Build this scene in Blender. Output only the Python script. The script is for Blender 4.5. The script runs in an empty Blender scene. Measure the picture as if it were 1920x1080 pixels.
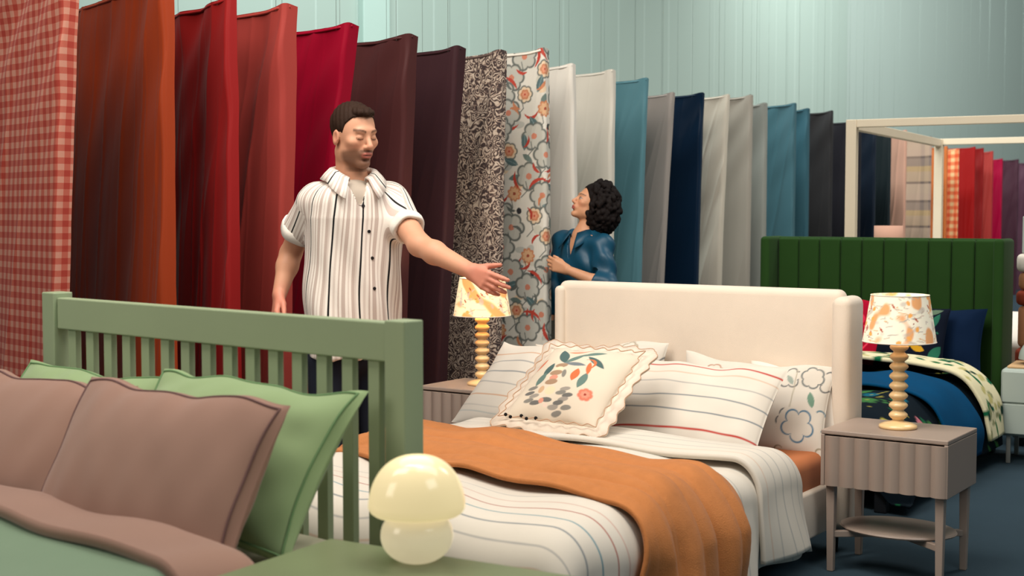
import bpy, bmesh, math, random
import numpy as np
from mathutils import Matrix, Vector
from mathutils.bvhtree import BVHTree

SC = bpy.context.scene
COL = SC.collection
random.seed(3)
RNG = np.random.default_rng(7)
PI = math.pi


def lin(r, g, b):
    f = lambda c: (c / 255 / 12.92) if c / 255 <= .04045 else ((c / 255 + .055) / 1.055) ** 2.4
    return (f(r), f(g), f(b), 1.0)


# ------------------------------------------------------------------ camera, world, lights, exposure
F_PX, PITCH, EYE = 2567.0, 0.0572, 1.45
cd = bpy.data.cameras.new('camera')
cam = bpy.data.objects.new('camera', cd)
COL.objects.link(cam)
cam.location = (0, 0, EYE)
cam.rotation_euler = (PI / 2 - PITCH, 0, 0)
cd.sensor_width = 36
cd.lens = 36 * F_PX / 1920
cd.clip_end = 200
cd.dof.use_dof = True
cd.dof.focus_distance = 6.0
cd.dof.aperture_fstop = 3.6
SC.camera = cam

world = bpy.data.worlds.new('world')
SC.world = world
world.use_nodes = True
world.node_tree.nodes['Background'].inputs[0].default_value = (0.62, 0.80, 0.82, 1)
world.node_tree.nodes['Background'].inputs[1].default_value = 0.13


def area(name, loc, target, sx, sy, power, col):
    d = bpy.data.lights.new(name, 'AREA')
    d.shape = 'RECTANGLE'
    d.size, d.size_y, d.energy, d.color = sx, sy, power, col
    o = bpy.data.objects.new(name, d)
    COL.objects.link(o)
    o.location = loc
    o.rotation_euler = (Vector(target) - Vector(loc)).to_track_quat('-Z', 'Y').to_euler()
    return o


# unseen area lights: key over the bed, the rest added to brighten single parts
area('key_softbox', (0.9, 3.7, 3.9), (0.6, 5.6, 0.6), 2.4, 1.8, 72, (1.0, .91, .80))
area('left_fill', (-2.3, 3.5, 4.4), (-1.0, 6.3, 1.3), 2.4, 1.4, 100, (1.0, .90, .78))  # added fill aimed at the left curtains
area('low_left_fill', (-3.6, 2.0, 2.6), (-0.9, 6.3, 0.9), 1.6, 1.6, 42, (1.0, .90, .80))  # added so the left sheets stay bright towards the hem
area('front_fill', (2.3, 1.3, 3.8), (-0.2, 3.9, 0.8), 1.8, 1.4, 36, (.92, .98, 1.0))  # cool fill added to lighten the right bed post's side
area('row_fill', (4.5, 7.5, 5.2), (1.6, 10.5, 1.2), 3.0, 1.5, 150, (1.0, .95, .88))  # added brightness for the middle sheets
area('mid_row_fill', (-0.6, 4.4, 5.2), (1.6, 10.5, 1.4), 2.4, 1.6, 190, (1.0, .95, .88))  # second added fill for the middle of the row
area('wall_wash', (0.5, 11.0, 6.8), (2.8, 18.5, 1.2), 6.0, 1.5, 760, (.95, 1.0, .97))  # added because the distant wall needs its own light
area('far_wall_wash', (8.0, 20.0, 6.8), (9.5, 27.0, 2.5), 6.0, 1.5, 620, (1.0, 1.0, .97))
area('far_row_fill', (7.5, 13.5, 5.0), (5.5, 17.5, 1.5), 3.0, 1.5, 380, (1.0, .92, .84))  # added fill on the far end of the row

SC.view_settings.view_transform = 'Standard'
SC.view_settings.look = 'None'
SC.view_settings.gamma = 1
SC.view_settings.use_curve_mapping = False
SC.view_settings.exposure = 0.0


# ------------------------------------------------------------------ photo geometry helpers
def ray(px, py):
    x, u = (px - 960) / F_PX, -(py - 540) / F_PX
    c, s = math.cos(PITCH), math.sin(PITCH)
    return np.array([x, c + u * s, -s + u * c])


def at_depth(px, py, Y):
    r = ray(px, py)
    return np.array([0, 0, EYE]) + r * (Y / r[1])


def on_z(px, py, z):
    r = ray(px, py)
    return np.array([0, 0, EYE]) + r * ((z - EYE) / r[2])


# ------------------------------------------------------------------ object helpers
def link(o, parent=None):
    COL.objects.link(o)
    if parent is not None:
        o.parent = parent
    return o


def tag(o, label=None, cat=None, group=None, kind=None):
    if label: o['label'] = label
    if cat: o['category'] = cat
    if group: o['group'] = group
    if kind: o['kind'] = kind
    return o


def empty(name, loc=(0, 0, 0), rz=0.0, label=None, cat=None, group=None, kind=None):
    o = bpy.data.objects.new(name, None)
    o.empty_display_size = .1
    o.location = loc
    o.rotation_euler = (0, 0, rz)
    link(o)
    return tag(o, label, cat, group, kind)


def mesh_np(name, verts, faces, mat, parent=None, smooth=True, col=None, uv=None, mats=None):
    """verts (n,3), faces (m,3|4) arrays -> one mesh object"""
    verts = np.asarray(verts, np.float32)
    faces = np.asarray(faces, np.int32)
    k = faces.shape[1]
    me = bpy.data.meshes.new(name)
    me.vertices.add(len(verts))
    me.vertices.foreach_set('co', verts.ravel())
    me.loops.add(faces.size)
    me.loops.foreach_set('vertex_index', faces.ravel())
    me.polygons.add(len(faces))
    me.polygons.foreach_set('loop_start', np.arange(0, faces.size, k, dtype=np.int32))
    me.polygons.foreach_set('use_smooth', np.full(len(faces), smooth))
    if uv is not None:
        l = me.uv_layers.new(name='UVMap')
        l.data.foreach_set('uv', np.asarray(uv, np.float32)[faces.ravel()].ravel())
    me.update(calc_edges=True)
    me.validate()
    if col is not None:
        c4 = np.ones((len(verts), 4), np.float32)
        c4[:, :3] = col
        a = me.color_attributes.new('Col', 'FLOAT_COLOR', 'POINT')
        a.data.foreach_set('color', c4.ravel())
    if mat: me.materials.append(mat)
    return link(bpy.data.objects.new(name, me), parent)


def bm_obj(name, bm, mat, parent=None, smooth=False, recalc=True):
    if recalc: bmesh.ops.recalc_face_normals(bm, faces=bm.faces)
    me = bpy.data.meshes.new(name)
    bm.to_mesh(me)
    bm.free()
    if smooth:
        me.polygons.foreach_set('use_smooth', np.ones(len(me.polygons), bool))
    if mat: me.materials.append(mat)
    return link(bpy.data.objects.new(name, me), parent)


def box_bm(x0, x1, y0, y1, z0, z1, bev=0.0, seg=2, bm=None, M=None):
    own = bmesh.new()
    bmesh.ops.create_cube(own, size=1)
    bmesh.ops.scale(own, vec=(x1 - x0, y1 - y0, z1 - z0), verts=own.verts)
    bmesh.ops.translate(own, vec=((x0 + x1) / 2, (y0 + y1) / 2, (z0 + z1) / 2), verts=own.verts)
    if bev > 0:
        bmesh.ops.bevel(own, geom=list(own.edges), offset=bev, segments=seg, affect='EDGES', profile=.5)
    if M is not None: bmesh.ops.transform(own, matrix=M, verts=own.verts)
    if bm is None: return own
    t = bpy.data.meshes.new('tmp')
    own.to_mesh(t)
    own.free()
    bm.from_mesh(t)
    bpy.data.meshes.remove(t)
    return bm


def box(name, x0, x1, y0, y1, z0, z1, mat, parent=None, bev=.004, seg=2, smooth=None):
    return bm_obj(name, box_bm(x0, x1, y0, y1, z0, z1, bev, seg), mat, parent, smooth=(seg > 2) if smooth is None else smooth)


def grid_faces(nr, nc, wrap=False):
    i, j = np.meshgrid(np.arange(nr - 1), np.arange(nc if wrap else nc - 1), indexing='ij')
    a = i * nc + j
    b = i * nc + (j + 1) % nc
    return np.stack([a, b, b + nc, a + nc], -1).reshape(-1, 4)


def lathe(name, prof, mat, parent=None, n=40, col=None, cap=True, smooth=True, center=(0, 0, 0)):
    prof = np.array(prof, float)
    ang = np.linspace(0, 2 * PI, n, endpoint=False)
    r, z = prof[:, 0], prof[:, 1]
    v = np.stack([r[:, None] * np.cos(ang) + center[0], r[:, None] * np.sin(ang) + center[1],
                  np.repeat(z[:, None], n, 1) + center[2]], -1).reshape(-1, 3)
    return mesh_np(name, v, grid_faces(len(prof), n, True), mat, parent, smooth, col)


def tube(name, pts, rad, mat, parent=None, n=10, closed=False, smooth=True):
    pts = np.asarray(pts, float)
    m = len(pts)
    rad = np.broadcast_to(np.asarray(rad, float), (m,))
    tan = np.roll(pts, -1, 0) - np.roll(pts, 1, 0) if closed else np.gradient(pts, axis=0)
    tan /= np.linalg.norm(tan, axis=1)[:, None] + 1e-9
    up = np.array([0, 0, 1.0]) if abs(tan[0][2]) < .9 else np.array([1.0, 0, 0])
    V = []
    for i in range(m):
        a = np.cross(tan[i], up)
        a /= np.linalg.norm(a) + 1e-9
        b = np.cross(tan[i], a)
        up = -b if not closed else up
        up = np.cross(a, tan[i])
        th = np.linspace(0, 2 * PI, n, endpoint=False)
        V.append(pts[i] + rad[i] * (np.cos(th)[:, None] * a + np.sin(th)[:, None] * b))
    V = np.concatenate(V)
    F = grid_faces(m, n, True)
    if closed:
        a = (m - 1) * n + np.arange(n)
        b = (m - 1) * n + (np.arange(n) + 1) % n
        F = np.concatenate([F, np.stack([a, b, (np.arange(n) + 1) % n, np.arange(n)], -1)])
    else:
        c0, c1 = len(V), len(V) + 1
        V = np.concatenate([V, pts[:1], pts[-1:]])
        k = np.arange(n)
        F = np.concatenate([F, np.stack([np.full(n, c0), (k + 1) % n, k, k], -1),
                            np.stack([np.full(n, c1), (m - 1) * n + k, (m - 1) * n + (k + 1) % n, (m - 1) * n + (k + 1) % n], -1)])
        tri = F[:, 2] == F[:, 3]
        quads, tris = F[~tri], F[tri][:, :3]
        me = bpy.data.meshes.new(name)
        me.from_pydata(V.tolist(), [], quads.tolist() + tris.tolist())
        me.polygons.foreach_set('use_smooth', np.full(len(me.polygons), smooth))
        if mat: me.materials.append(mat)
        return link(bpy.data.objects.new(name, me), parent)
    return mesh_np(name, V, F, mat, parent, smooth)


def fnoise(x, y, seed=0, n=7, f0=1.0, f1=3.0):
    r = np.random.default_rng(seed)
    out = 0
    for _ in range(n):
        a, f, p = r.uniform(0, 2 * PI), r.uniform(f0, f1), r.uniform(0, 2 * PI)
        out = out + np.sin((x * math.cos(a) + y * math.sin(a)) * f * 2 * PI + p)
    return out / math.sqrt(n)


# ------------------------------------------------------------------ materials
class NT:
    def __init__(self, name):
        self.m = bpy.data.materials.new(name)
        self.m.use_nodes = True
        self.t = self.m.node_tree
        self.b = self.t.nodes['Principled BSDF']

    def n(self, typ, **kw):
        nd = self.t.nodes.new(typ)
        for k, v in kw.items():
            if k in nd.inputs: nd.inputs[k].default_value = v
            else: setattr(nd, k, v)
        return nd

    def l(self, a, b):
        self.t.links.new(a, b)

    def math(self, op, a, b=None):
        nd = self.t.nodes.new('ShaderNodeMath')
        nd.operation = op
        for i, v in enumerate((a, b)):
            if v is None: continue
            if isinstance(v, (int, float)): nd.inputs[i].default_value = v
            else: self.l(v, nd.inputs[i])
        return nd.outputs[0]

    def mix(self, fac, a, b, blend='MIX'):
        nd = self.t.nodes.new('ShaderNodeMix')
        nd.data_type = 'RGBA'
        nd.blend_type = blend
        for i, v in ((0, fac), (6, a), (7, b)):
            if isinstance(v, (int, float, tuple)): nd.inputs[i].default_value = v
            else: self.l(v, nd.inputs[i])
        return nd.outputs[2]

    def ramp(self, fac, stops, interp='LINEAR'):
        nd = self.t.nodes.new('ShaderNodeValToRGB')
        nd.color_ramp.interpolation = interp
        e = nd.color_ramp.elements
        while len(e) < len(stops): e.new(.5)
        for el, (p, c) in zip(e, stops):
            el.position = p
            el.color = c
        self.l(fac, nd.inputs[0])
        return nd.outputs[0]


def surf(name, col, rough=.8, spec=.3, sheen=0.0, weave=0.0, wscale=600, var=.06, vscale=6, emis=None, coat=0.0,
         attr=False, sub=0.0, metal=0.0, color_out=None):
    t = NT(name)
    b = t.b
    tc = t.n('ShaderNodeTexCoord')
    if attr:
        a = t.n('ShaderNodeAttribute', attribute_name='Col')
        c = a.outputs['Color']
    elif color_out:
        c = color_out(t)
    else:
        c = col
    if var > 0:
        nz = t.n('ShaderNodeTexNoise', Scale=vscale, Detail=4.0)
        t.l(tc.outputs['Object'], nz.inputs['Vector'])
        v = t.math('ADD', t.math('MULTIPLY', nz.outputs['Fac'], 2 * var), 1 - var)
        cb = t.n('ShaderNodeCombineColor')
        for i in range(3): t.l(v, cb.inputs[i])
        c = t.mix(1.0, c, cb.outputs[0], 'MULTIPLY')
    if isinstance(c, tuple): b.inputs['Base Color'].default_value = c
    else: t.l(c, b.inputs['Base Color'])
    b.inputs['Roughness'].default_value = rough
    b.inputs['Specular IOR Level'].default_value = spec
    b.inputs['Metallic'].default_value = metal
    if sheen:
        b.inputs['Sheen Weight'].default_value = sheen
        b.inputs['Sheen Roughness'].default_value = .4
    if coat: b.inputs['Coat Weight'].default_value = coat
    if weave:
        n2 = t.n('ShaderNodeTexNoise', Scale=wscale, Detail=2.0)
        t.l(tc.outputs['Object'], n2.inputs['Vector'])
        bp = t.n('ShaderNodeBump', Strength=weave, Distance=.002)
        t.l(n2.outputs['Fac'], bp.inputs['Height'])
        t.l(bp.outputs[0], b.inputs['Normal'])
    if emis:
        if isinstance(c, tuple): b.inputs['Emission Color'].default_value = emis[0]
        elif emis[0] is None: t.l(c, b.inputs['Emission Color'])
        else: b.inputs['Emission Color'].default_value = emis[0]
        b.inputs['Emission Strength'].default_value = emis[1]
    return t.m


def uv_sock(t):
    u = t.n('ShaderNodeUVMap', uv_map='UVMap')
    s = t.n('ShaderNodeSeparateXYZ')
    t.l(u.outputs[0], s.inputs[0])
    return u.outputs[0], s.outputs[0], s.outputs[1]


def gingham(c0, c1, c2, size):
    def f(t):
        _, u, v = uv_sock(t)
        su = t.math('GREATER_THAN', t.math('FRACT', t.math('DIVIDE', u, size)), .5)
        sv = t.math('GREATER_THAN', t.math('FRACT', t.math('DIVIDE', v, size)), .5)
        k = t.math('MULTIPLY', t.math('ADD', su, sv), .5)
        return t.ramp(k, [(0, c0), (.3, c1), (.8, c2)], 'CONSTANT')
    return f


def plaid(t):
    _, u, v = uv_sock(t)
    pu = t.ramp(t.math('FRACT', t.math('DIVIDE', u, .32)), [(0, lin(150, 126, 108)), (.3, lin(116, 98, 88)), (.45, lin(150, 128, 108)), (.62, lin(92, 80, 76)), (.7, lin(150, 126, 108))], 'CONSTANT')
    pv = t.ramp(t.math('FRACT', t.math('DIVIDE', v, .55)), [(0, lin(168, 148, 130)), (.22, lin(66, 58, 60)), (.27, lin(164, 142, 118)), (.5, lin(164, 138, 92)), (.62, lin(112, 100, 94)), (.8, lin(58, 52, 56)), (.85, lin(168, 146, 130))], 'CONSTANT')
    return t.mix(.55, pu, pv)


def paisley(t):
    uv, u, v = uv_sock(t)
    nz = t.n('ShaderNodeTexNoise', Scale=14.0, Detail=1.0)
    t.l(uv, nz.inputs['Vector'])
    sc = t.n('ShaderNodeVectorMath', operation='SCALE')
    t.l(nz.outputs['Color'], sc.inputs[0])
    sc.inputs['Scale'].default_value = .09
    ad = t.n('ShaderNodeVectorMath', operation='ADD')
    t.l(uv, ad.inputs[0])
    t.l(sc.outputs[0], ad.inputs[1])
    vo = t.n('ShaderNodeTexVoronoi', Scale=22.0)
    t.l(ad.outputs[0], vo.inputs['Vector'])
    rings = t.math('SINE', t.math('MULTIPLY', vo.outputs['Distance'], 24.0))
    n2 = t.n('ShaderNodeTexNoise', Scale=48.0, Detail=2.0)
    t.l(ad.outputs[0], n2.inputs['Vector'])
    k = t.math('ADD', t.math('MULTIPLY', rings, .22), n2.outputs['Fac'])
    return t.ramp(k, [(.34, lin(56, 44, 43)), (.47, lin(98, 80, 74)), (.56, lin(136, 118, 106)), (.74, lin(186, 170, 154))])


def shirt_stripes(t):
    _, u, v = uv_sock(t)
    W, K, T1, T2 = lin(230, 220, 210), lin(26, 24, 26), lin(190, 172, 162), lin(210, 196, 186)
    k = t.math('FRACT', t.math('DIVIDE', u, .104))
    return t.ramp(k, [(0, K), (.06, W), (.15, T2), (.23, W), (.32, T1), (.37, W), (.44, T1), (.56, W), (.64, T2), (.68, W), (.76, T1), (.86, T2), (.92, W)], 'CONSTANT')


def sat(name, r, g, b, **kw):
    """plain bed linen with a soft sateen gloss"""
    d = dict(rough=.44, spec=.12, sheen=.03, weave=.12, wscale=900, var=.05, vscale=3)
    d.update(kw)
    return surf(name, lin(r, g, b), **d)


M = {}
M['wall'] = surf('teal_wall_paint', lin(148, 166, 158), rough=.7, var=.03, vscale=.6)
M['wall_far'] = surf('teal_far_wall_paint', lin(146, 162, 156), rough=.8, var=.03, vscale=.4)
M['floor'] = surf('dark_teal_carpet', lin(50, 66, 76), rough=.95, spec=.1, weave=.6, wscale=260, var=.14, vscale=2.2)
M['sage'] = surf('sage_painted_wood', lin(150, 164, 132), rough=.45, spec=.4, var=.04, vscale=5)
M['sage_dark'] = surf('deep_sage_painted_wood', lin(116, 128, 94), rough=.4, spec=.45, var=.04, vscale=5)
M['green_linen'] = surf('light_green_cotton', lin(136, 158, 114), rough=.85, sheen=.25, weave=.25, wscale=700, var=.06, vscale=5)
M['duvet_green'] = surf('soft_sea_green_cotton', lin(114, 136, 112), rough=.85, sheen=.15, weave=.25, wscale=700, var=.05, vscale=5)
M['mauve_linen'] = surf('dusty_mauve_cotton', lin(146, 113, 99), rough=.88, sheen=.25, weave=.25, wscale=700, var=.05, vscale=5)
M['mauve_seam'] = surf('dark_mauve_piping', lin(104, 76, 74), rough=.9, var=.03)
M['green_seam'] = surf('dark_green_piping', lin(100, 132, 90), rough=.9, var=.03)
M['cream_sheet'] = surf('pale_sheet_cotton', lin(190, 184, 160), rough=.9, var=.04)
M['boucle'] = surf('cream_upholstery', lin(224, 208, 190), rough=.92, spec=.15, sheen=.3, weave=.5, wscale=420, var=.04, vscale=8)
M['paint'] = surf('patterned_white_cotton', None, rough=.85, sheen=.15, weave=.2, wscale=700, var=.04, vscale=6, attr=True)
M['paint_dark'] = surf('dark_printed_cotton', None, rough=.9, spec=.08, weave=.15, var=.04, attr=True)
M['paint_satin'] = surf('printed_sateen', None, rough=.6, spec=.35, sheen=.1, weave=.1, var=.04, vscale=6, attr=True)
M['throw'] = surf('rust_orange_chenille', lin(184, 118, 70), rough=.95, spec=.05, sheen=.12, weave=.9, wscale=260, var=.14, vscale=26)
M['terracotta'] = surf('terracotta_sheet', lin(170, 98, 52), rough=.85, sheen=.1, var=.05)
M['white_cotton'] = surf('plain_white_cotton', lin(226, 216, 204), rough=.88, weave=.2, var=.04)
M['taupe_wood'] = surf('taupe_lacquer', lin(156, 138, 126), rough=.38, spec=.45, var=.03, vscale=4)
M['dark_leg'] = surf('black_stained_wood', lin(24, 26, 30), rough=.5, var=.04)
M['bobbin'] = surf('cream_lacquered_bobbin', lin(232, 196, 142), rough=.3, spec=.5, coat=.3, var=.03)
M['velvet'] = surf('green_velvet', lin(36, 64, 26), rough=.8, spec=.08, sheen=.06, var=.08, vscale=9)
M['navy_velvet'] = surf('navy_velvet_cover', lin(12, 30, 56), rough=.9, spec=.08, sheen=.0, var=.08)
M['blue_throw'] = surf('petrol_blue_velvet', lin(6, 66, 104), rough=.85, spec=.06, sheen=.0, var=.10, vscale=12)
M['canopy'] = surf('pale_canopy_wood', lin(214, 200, 176), rough=.5, var=.04)
M['grey_lacquer'] = surf('pale_grey_lacquer', lin(168, 178, 170), rough=.45, var=.03)
M['steel'] = surf('brushed_steel', lin(200, 196, 186), rough=.35, metal=.8, var=.03)
M['oak'] = surf('light_oak_tray', lin(206, 168, 124), rough=.5, var=.08, vscale=18)
M['pink_shade'] = surf('dusty_pink_shade', lin(196, 152, 132), rough=.9, var=.03)
M['brick_linen'] = surf('brick_red_linen', lin(150, 62, 40), rough=.9, var=.08)
M['tan_linen'] = surf('tan_linen', lin(190, 130, 92), rough=.9, var=.08)
M['skin'] = surf('skin', None, rough=.5, spec=.35, var=.05, vscale=30, attr=True)
M['hair_brown'] = surf('dark_brown_hair', lin(46, 30, 22), rough=.7, spec=.12, weave=.6, wscale=240, var=.25, vscale=60)
M['hair_black'] = surf('black_curly_hair', lin(20, 14, 13), rough=.7, spec=.12, weave=.6, wscale=200, var=.3, vscale=50)
M['shirt'] = surf('striped_shirt_cotton', None, rough=.9, sheen=.15, weave=.35, wscale=380, var=.05, vscale=9, color_out=shirt_stripes)
M['cuff'] = surf('white_shirt_turnup', lin(228, 220, 210), rough=.9, weave=.35, wscale=380, var=.05)
M['tshirt'] = surf('warm_grey_jersey', lin(176, 162, 148), rough=.9, weave=.15, var=.04)
M['trousers'] = surf('dark_navy_twill', lin(24, 28, 42), rough=.9, var=.08)
M['button'] = surf('black_button', lin(30, 26, 26), rough=.3, var=.02)
M['shoe'] = surf('dark_shoe_leather', lin(40, 34, 32), rough=.5, var=.05)
M['blouse'] = surf('petrol_blue_satin_shirt', lin(10, 64, 88), rough=.45, spec=.35, sheen=.0, var=.08, vscale=8)
M['cord'] = surf('thin_pale_cord', lin(156, 176, 170), rough=.8, var=.02)
M['black_dot'] = surf('black_pompom', lin(22, 20, 20), rough=.95, var=.03)
M['piping_tan'] = surf('tan_scallop_piping', lin(186, 150, 122), rough=.9, var=.04)


# ------------------------------------------------------------------ printed patterns (per-vertex fabric colour, in metres)
class Print:
    def __init__(self, U, V, base, noise=.0, seed=0):
        self.U, self.V = U.ravel(), V.ravel()
        self.c = np.tile(np.array(base[:3]), (self.U.size, 1))

    def _sel(self, cx, cy, r):
        return np.nonzero((abs(self.U - cx) < r) & (abs(self.V - cy) < r))[0]

    def _put(self, idx, a, col):
        a = np.clip(a, 0, 1)[:, None]
        self.c[idx] = self.c[idx] * (1 - a) + np.array(col[:3]) * a

    def flower(self, cx, cy, r, col, n=5, lw=.005, fill=None, rot=0., centre=None, depth=.22):
        i = self._sel(cx, cy, r * 1.3)
        x, y = self.U[i] - cx, self.V[i] - cy
        th, ro = np.arctan2(y, x) + rot, np.hypot(x, y)
        R = r * (1 - depth + depth * np.abs(np.cos(n / 2 * th)) ** .6)
        d = ro - R
        if fill: self._put(i, (d < 0) * 1.0, fill)
        self._put(i, 1.4 - np.abs(d) / lw, col)
        if centre: self._put(i, (ro < r * .22) * 1.0, centre)

    def ell(self, cx, cy, a, b, rot, col, outline=None, lw=.004):
        i = self._sel(cx, cy, max(a, b) * 1.2)
        x, y = self.U[i] - cx, self.V[i] - cy
        c, s = math.cos(rot), math.sin(rot)
        p, q = x * c + y * s, -x * s + y * c
        k = np.hypot(p / a, q / b)
        if col: self._put(i, (1 - k) * min(a, b) / .002, col)
        if outline: self._put(i, 1.4 - np.abs(k - 1) * min(a, b) / lw, outline)

    def leaf(self, cx, cy, L, w, rot, col, vein=None):
        i = self._sel(cx, cy, L)
        x, y = self.U[i] - cx, self.V[i] - cy
        c, s = math.cos(rot), math.sin(rot)
        p, q = x * c + y * s, -x * s + y * c
        h = w * np.clip(1 - (2 * p / L) ** 2, 0, 1)
        self._put(i, (h - np.abs(q)) / .002, col)
        if vein: self._put(i, ((np.abs(q) < .0018) & (np.abs(p) < L * .45)) * 1.0, vein)

    def arc(self, cx, cy, r, a0, a1, w, col):
        i = self._sel(cx, cy, r * 1.3)
        x, y = self.U[i] - cx, self.V[i] - cy
        th = np.mod(np.arctan2(y, x) - a0, 2 * PI) / ((a1 - a0) % (2 * PI))
        ww = w * np.sin(np.clip(th, 0, 1) * PI)
        self._put(i, ((th < 1) & (np.abs(np.hypot(x, y) - r) < ww)) * 1.0, col)

    def line(self, pts, lw, col):
        for (x0, y0), (x1, y1) in zip(pts[:-1], pts[1:]):
            cx, cy = (x0 + x1) / 2, (y0 + y1) / 2
            i = self._sel(cx, cy, max(abs(x1 - x0), abs(y1 - y0)) / 2 + lw * 2)
            dx, dy = x1 - x0, y1 - y0
            t = np.clip(((self.U[i] - x0) * dx + (self.V[i] - y0) * dy) / (dx * dx + dy * dy + 1e-9), 0, 1)
            d = np.hypot(self.U[i] - x0 - t * dx, self.V[i] - y0 - t * dy)
            self._put(i, 1.4 - d / lw, col)

    def hstripe(self, v, lw, col, a=1.0, wob=0.0):
        d = np.abs(self.V - v - wob * np.sin(self.U * 9 + v * 40))
        self._put(np.arange(self.U.size), (1.4 - d / lw) * a, col)


# ------------------------------------------------------------------ pillows
def pillow(name, w, h, T, mat, origin, e, up, nrm, label, cat='pillow', group=None, pattern=None, seed=0, n=(64, 46),
           seam=None, pinch=.07, wr=.006, flange=None, slump=0.0, inset=0):
    nx, ny = n
    u, v = np.meshgrid(np.linspace(-1, 1, nx), np.linspace(-1, 1, ny))
    px = u * w / 2 * (1 - pinch * (1 - v ** 2) * np.abs(u) ** 3)
    py = v * h / 2 * (1 - pinch * 1.3 * (1 - u ** 2) * np.abs(v) ** 3)
    prof = (np.clip(1 - np.abs(u) ** 2.3, 0, 1) ** .55) * (np.clip(1 - np.abs(v) ** 2.3, 0, 1) ** .55)
    ns = fnoise(u * w, v * h, seed, 8, 1.2, 4.2)
    edge = 1 - prof
    zf = T / 2 * prof + wr * ns * prof ** .5 * (0.4 + edge)
    zb = -T / 2 * prof + wr * fnoise(u * w, v * h, seed + 50, 8, 2.0, 5.0) * prof ** .5
    py = py - slump * h * (u ** 2) * .5 * (v > 0) * v + .012 * fnoise(u * w, v * 0, seed + 9, 4, .8, 2.2) * np.clip(v, 0, 1)
    fl = np.stack([px, py, zf], -1).reshape(-1, 3)
    bk = np.stack([px, py, zb], -1).reshape(-1, 3)
    V = np.concatenate([fl, bk])
    Fg = grid_faces(ny, nx)
    N = nx * ny
    F = np.concatenate([Fg, Fg[:, ::-1] + N])
    ring = np.concatenate([np.arange(nx), np.arange(1, ny) * nx + nx - 1, (ny - 1) * nx + np.arange(nx - 2, -1, -1), np.arange(ny - 2, 0, -1) * nx])
    r2 = np.roll(ring, -1)
    F = np.concatenate([F, np.stack([ring, ring + N, r2 + N, r2], -1)])
    col = None
    if pattern:
        cf = pattern(u * w / 2, v * h / 2)
        col = np.concatenate([cf, cf])
    o = mesh_np(name, V, F, mat, None, True, col)
    Mx = Matrix(((e[0], up[0], nrm[0], origin[0]), (e[1], up[1], nrm[1], origin[1]), (e[2], up[2], nrm[2], origin[2]), (0, 0, 0, 1)))
    o.matrix_world = Mx
    tag(o, label, cat, group)
    if seam:
        smat, rad = seam
        if inset:
            g = np.arange(nx * ny).reshape(ny, nx)[inset:ny - inset, inset:nx - inset]
            rg2 = np.concatenate([g[0], g[1:, -1], g[-1, -2::-1], g[-2:0:-1, 0]])
            path = fl[rg2] + np.array([0, 0, .001])
        else:
            path = (fl[ring] + bk[ring]) / 2
        tube('seam', path, rad, smat, o, n=6, closed=True)
    return o


class Frame:
    """local frame of a bed: u to the right along the headboard, v away from the foot, z up"""
    def __init__(self, x, y, th):
        self.o = np.array([x, y, 0.0])
        self.th = th
        self.e = np.array([math.cos(th), -math.sin(th), 0])
        self.b = np.array([math.sin(th), math.cos(th), 0])

    def p(self, u, v, z):
        return self.o + u * self.e + v * self.b + np.array([0, 0, z])

    def axes(self, lean, yaw=0.0, roll=0.0):
        e = self.e * math.cos(yaw) + self.b * math.sin(yaw)
        b = -self.e * math.sin(yaw) + self.b * math.cos(yaw)
        up = b * math.sin(lean) + np.array([0, 0, math.cos(lean)])
        nrm = np.cross(e, up)
        e2 = e * math.cos(roll) + up * math.sin(roll)
        up2 = -e * math.sin(roll) + up * math.cos(roll)
        return e2, up2, nrm


def profile(s, hw, r, flare):
    """arc-length s (>=0) from the centre -> (x, dz): flat, quarter round, then hanging"""
    a = hw - r
    q = PI * r / 2
    x = np.where(s < a, s, np.where(s < a + q, a + r * np.sin(np.clip((s - a) / r, 0, PI / 2)), hw + flare * np.clip(s - a - q, 0, None)))
    dz = np.where(s < a, 0, np.where(s < a + q, r - r * np.cos(np.clip((s - a) / r, 0, PI / 2)), r + np.clip(s - a - q, 0, None)))
    return x, dz


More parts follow.
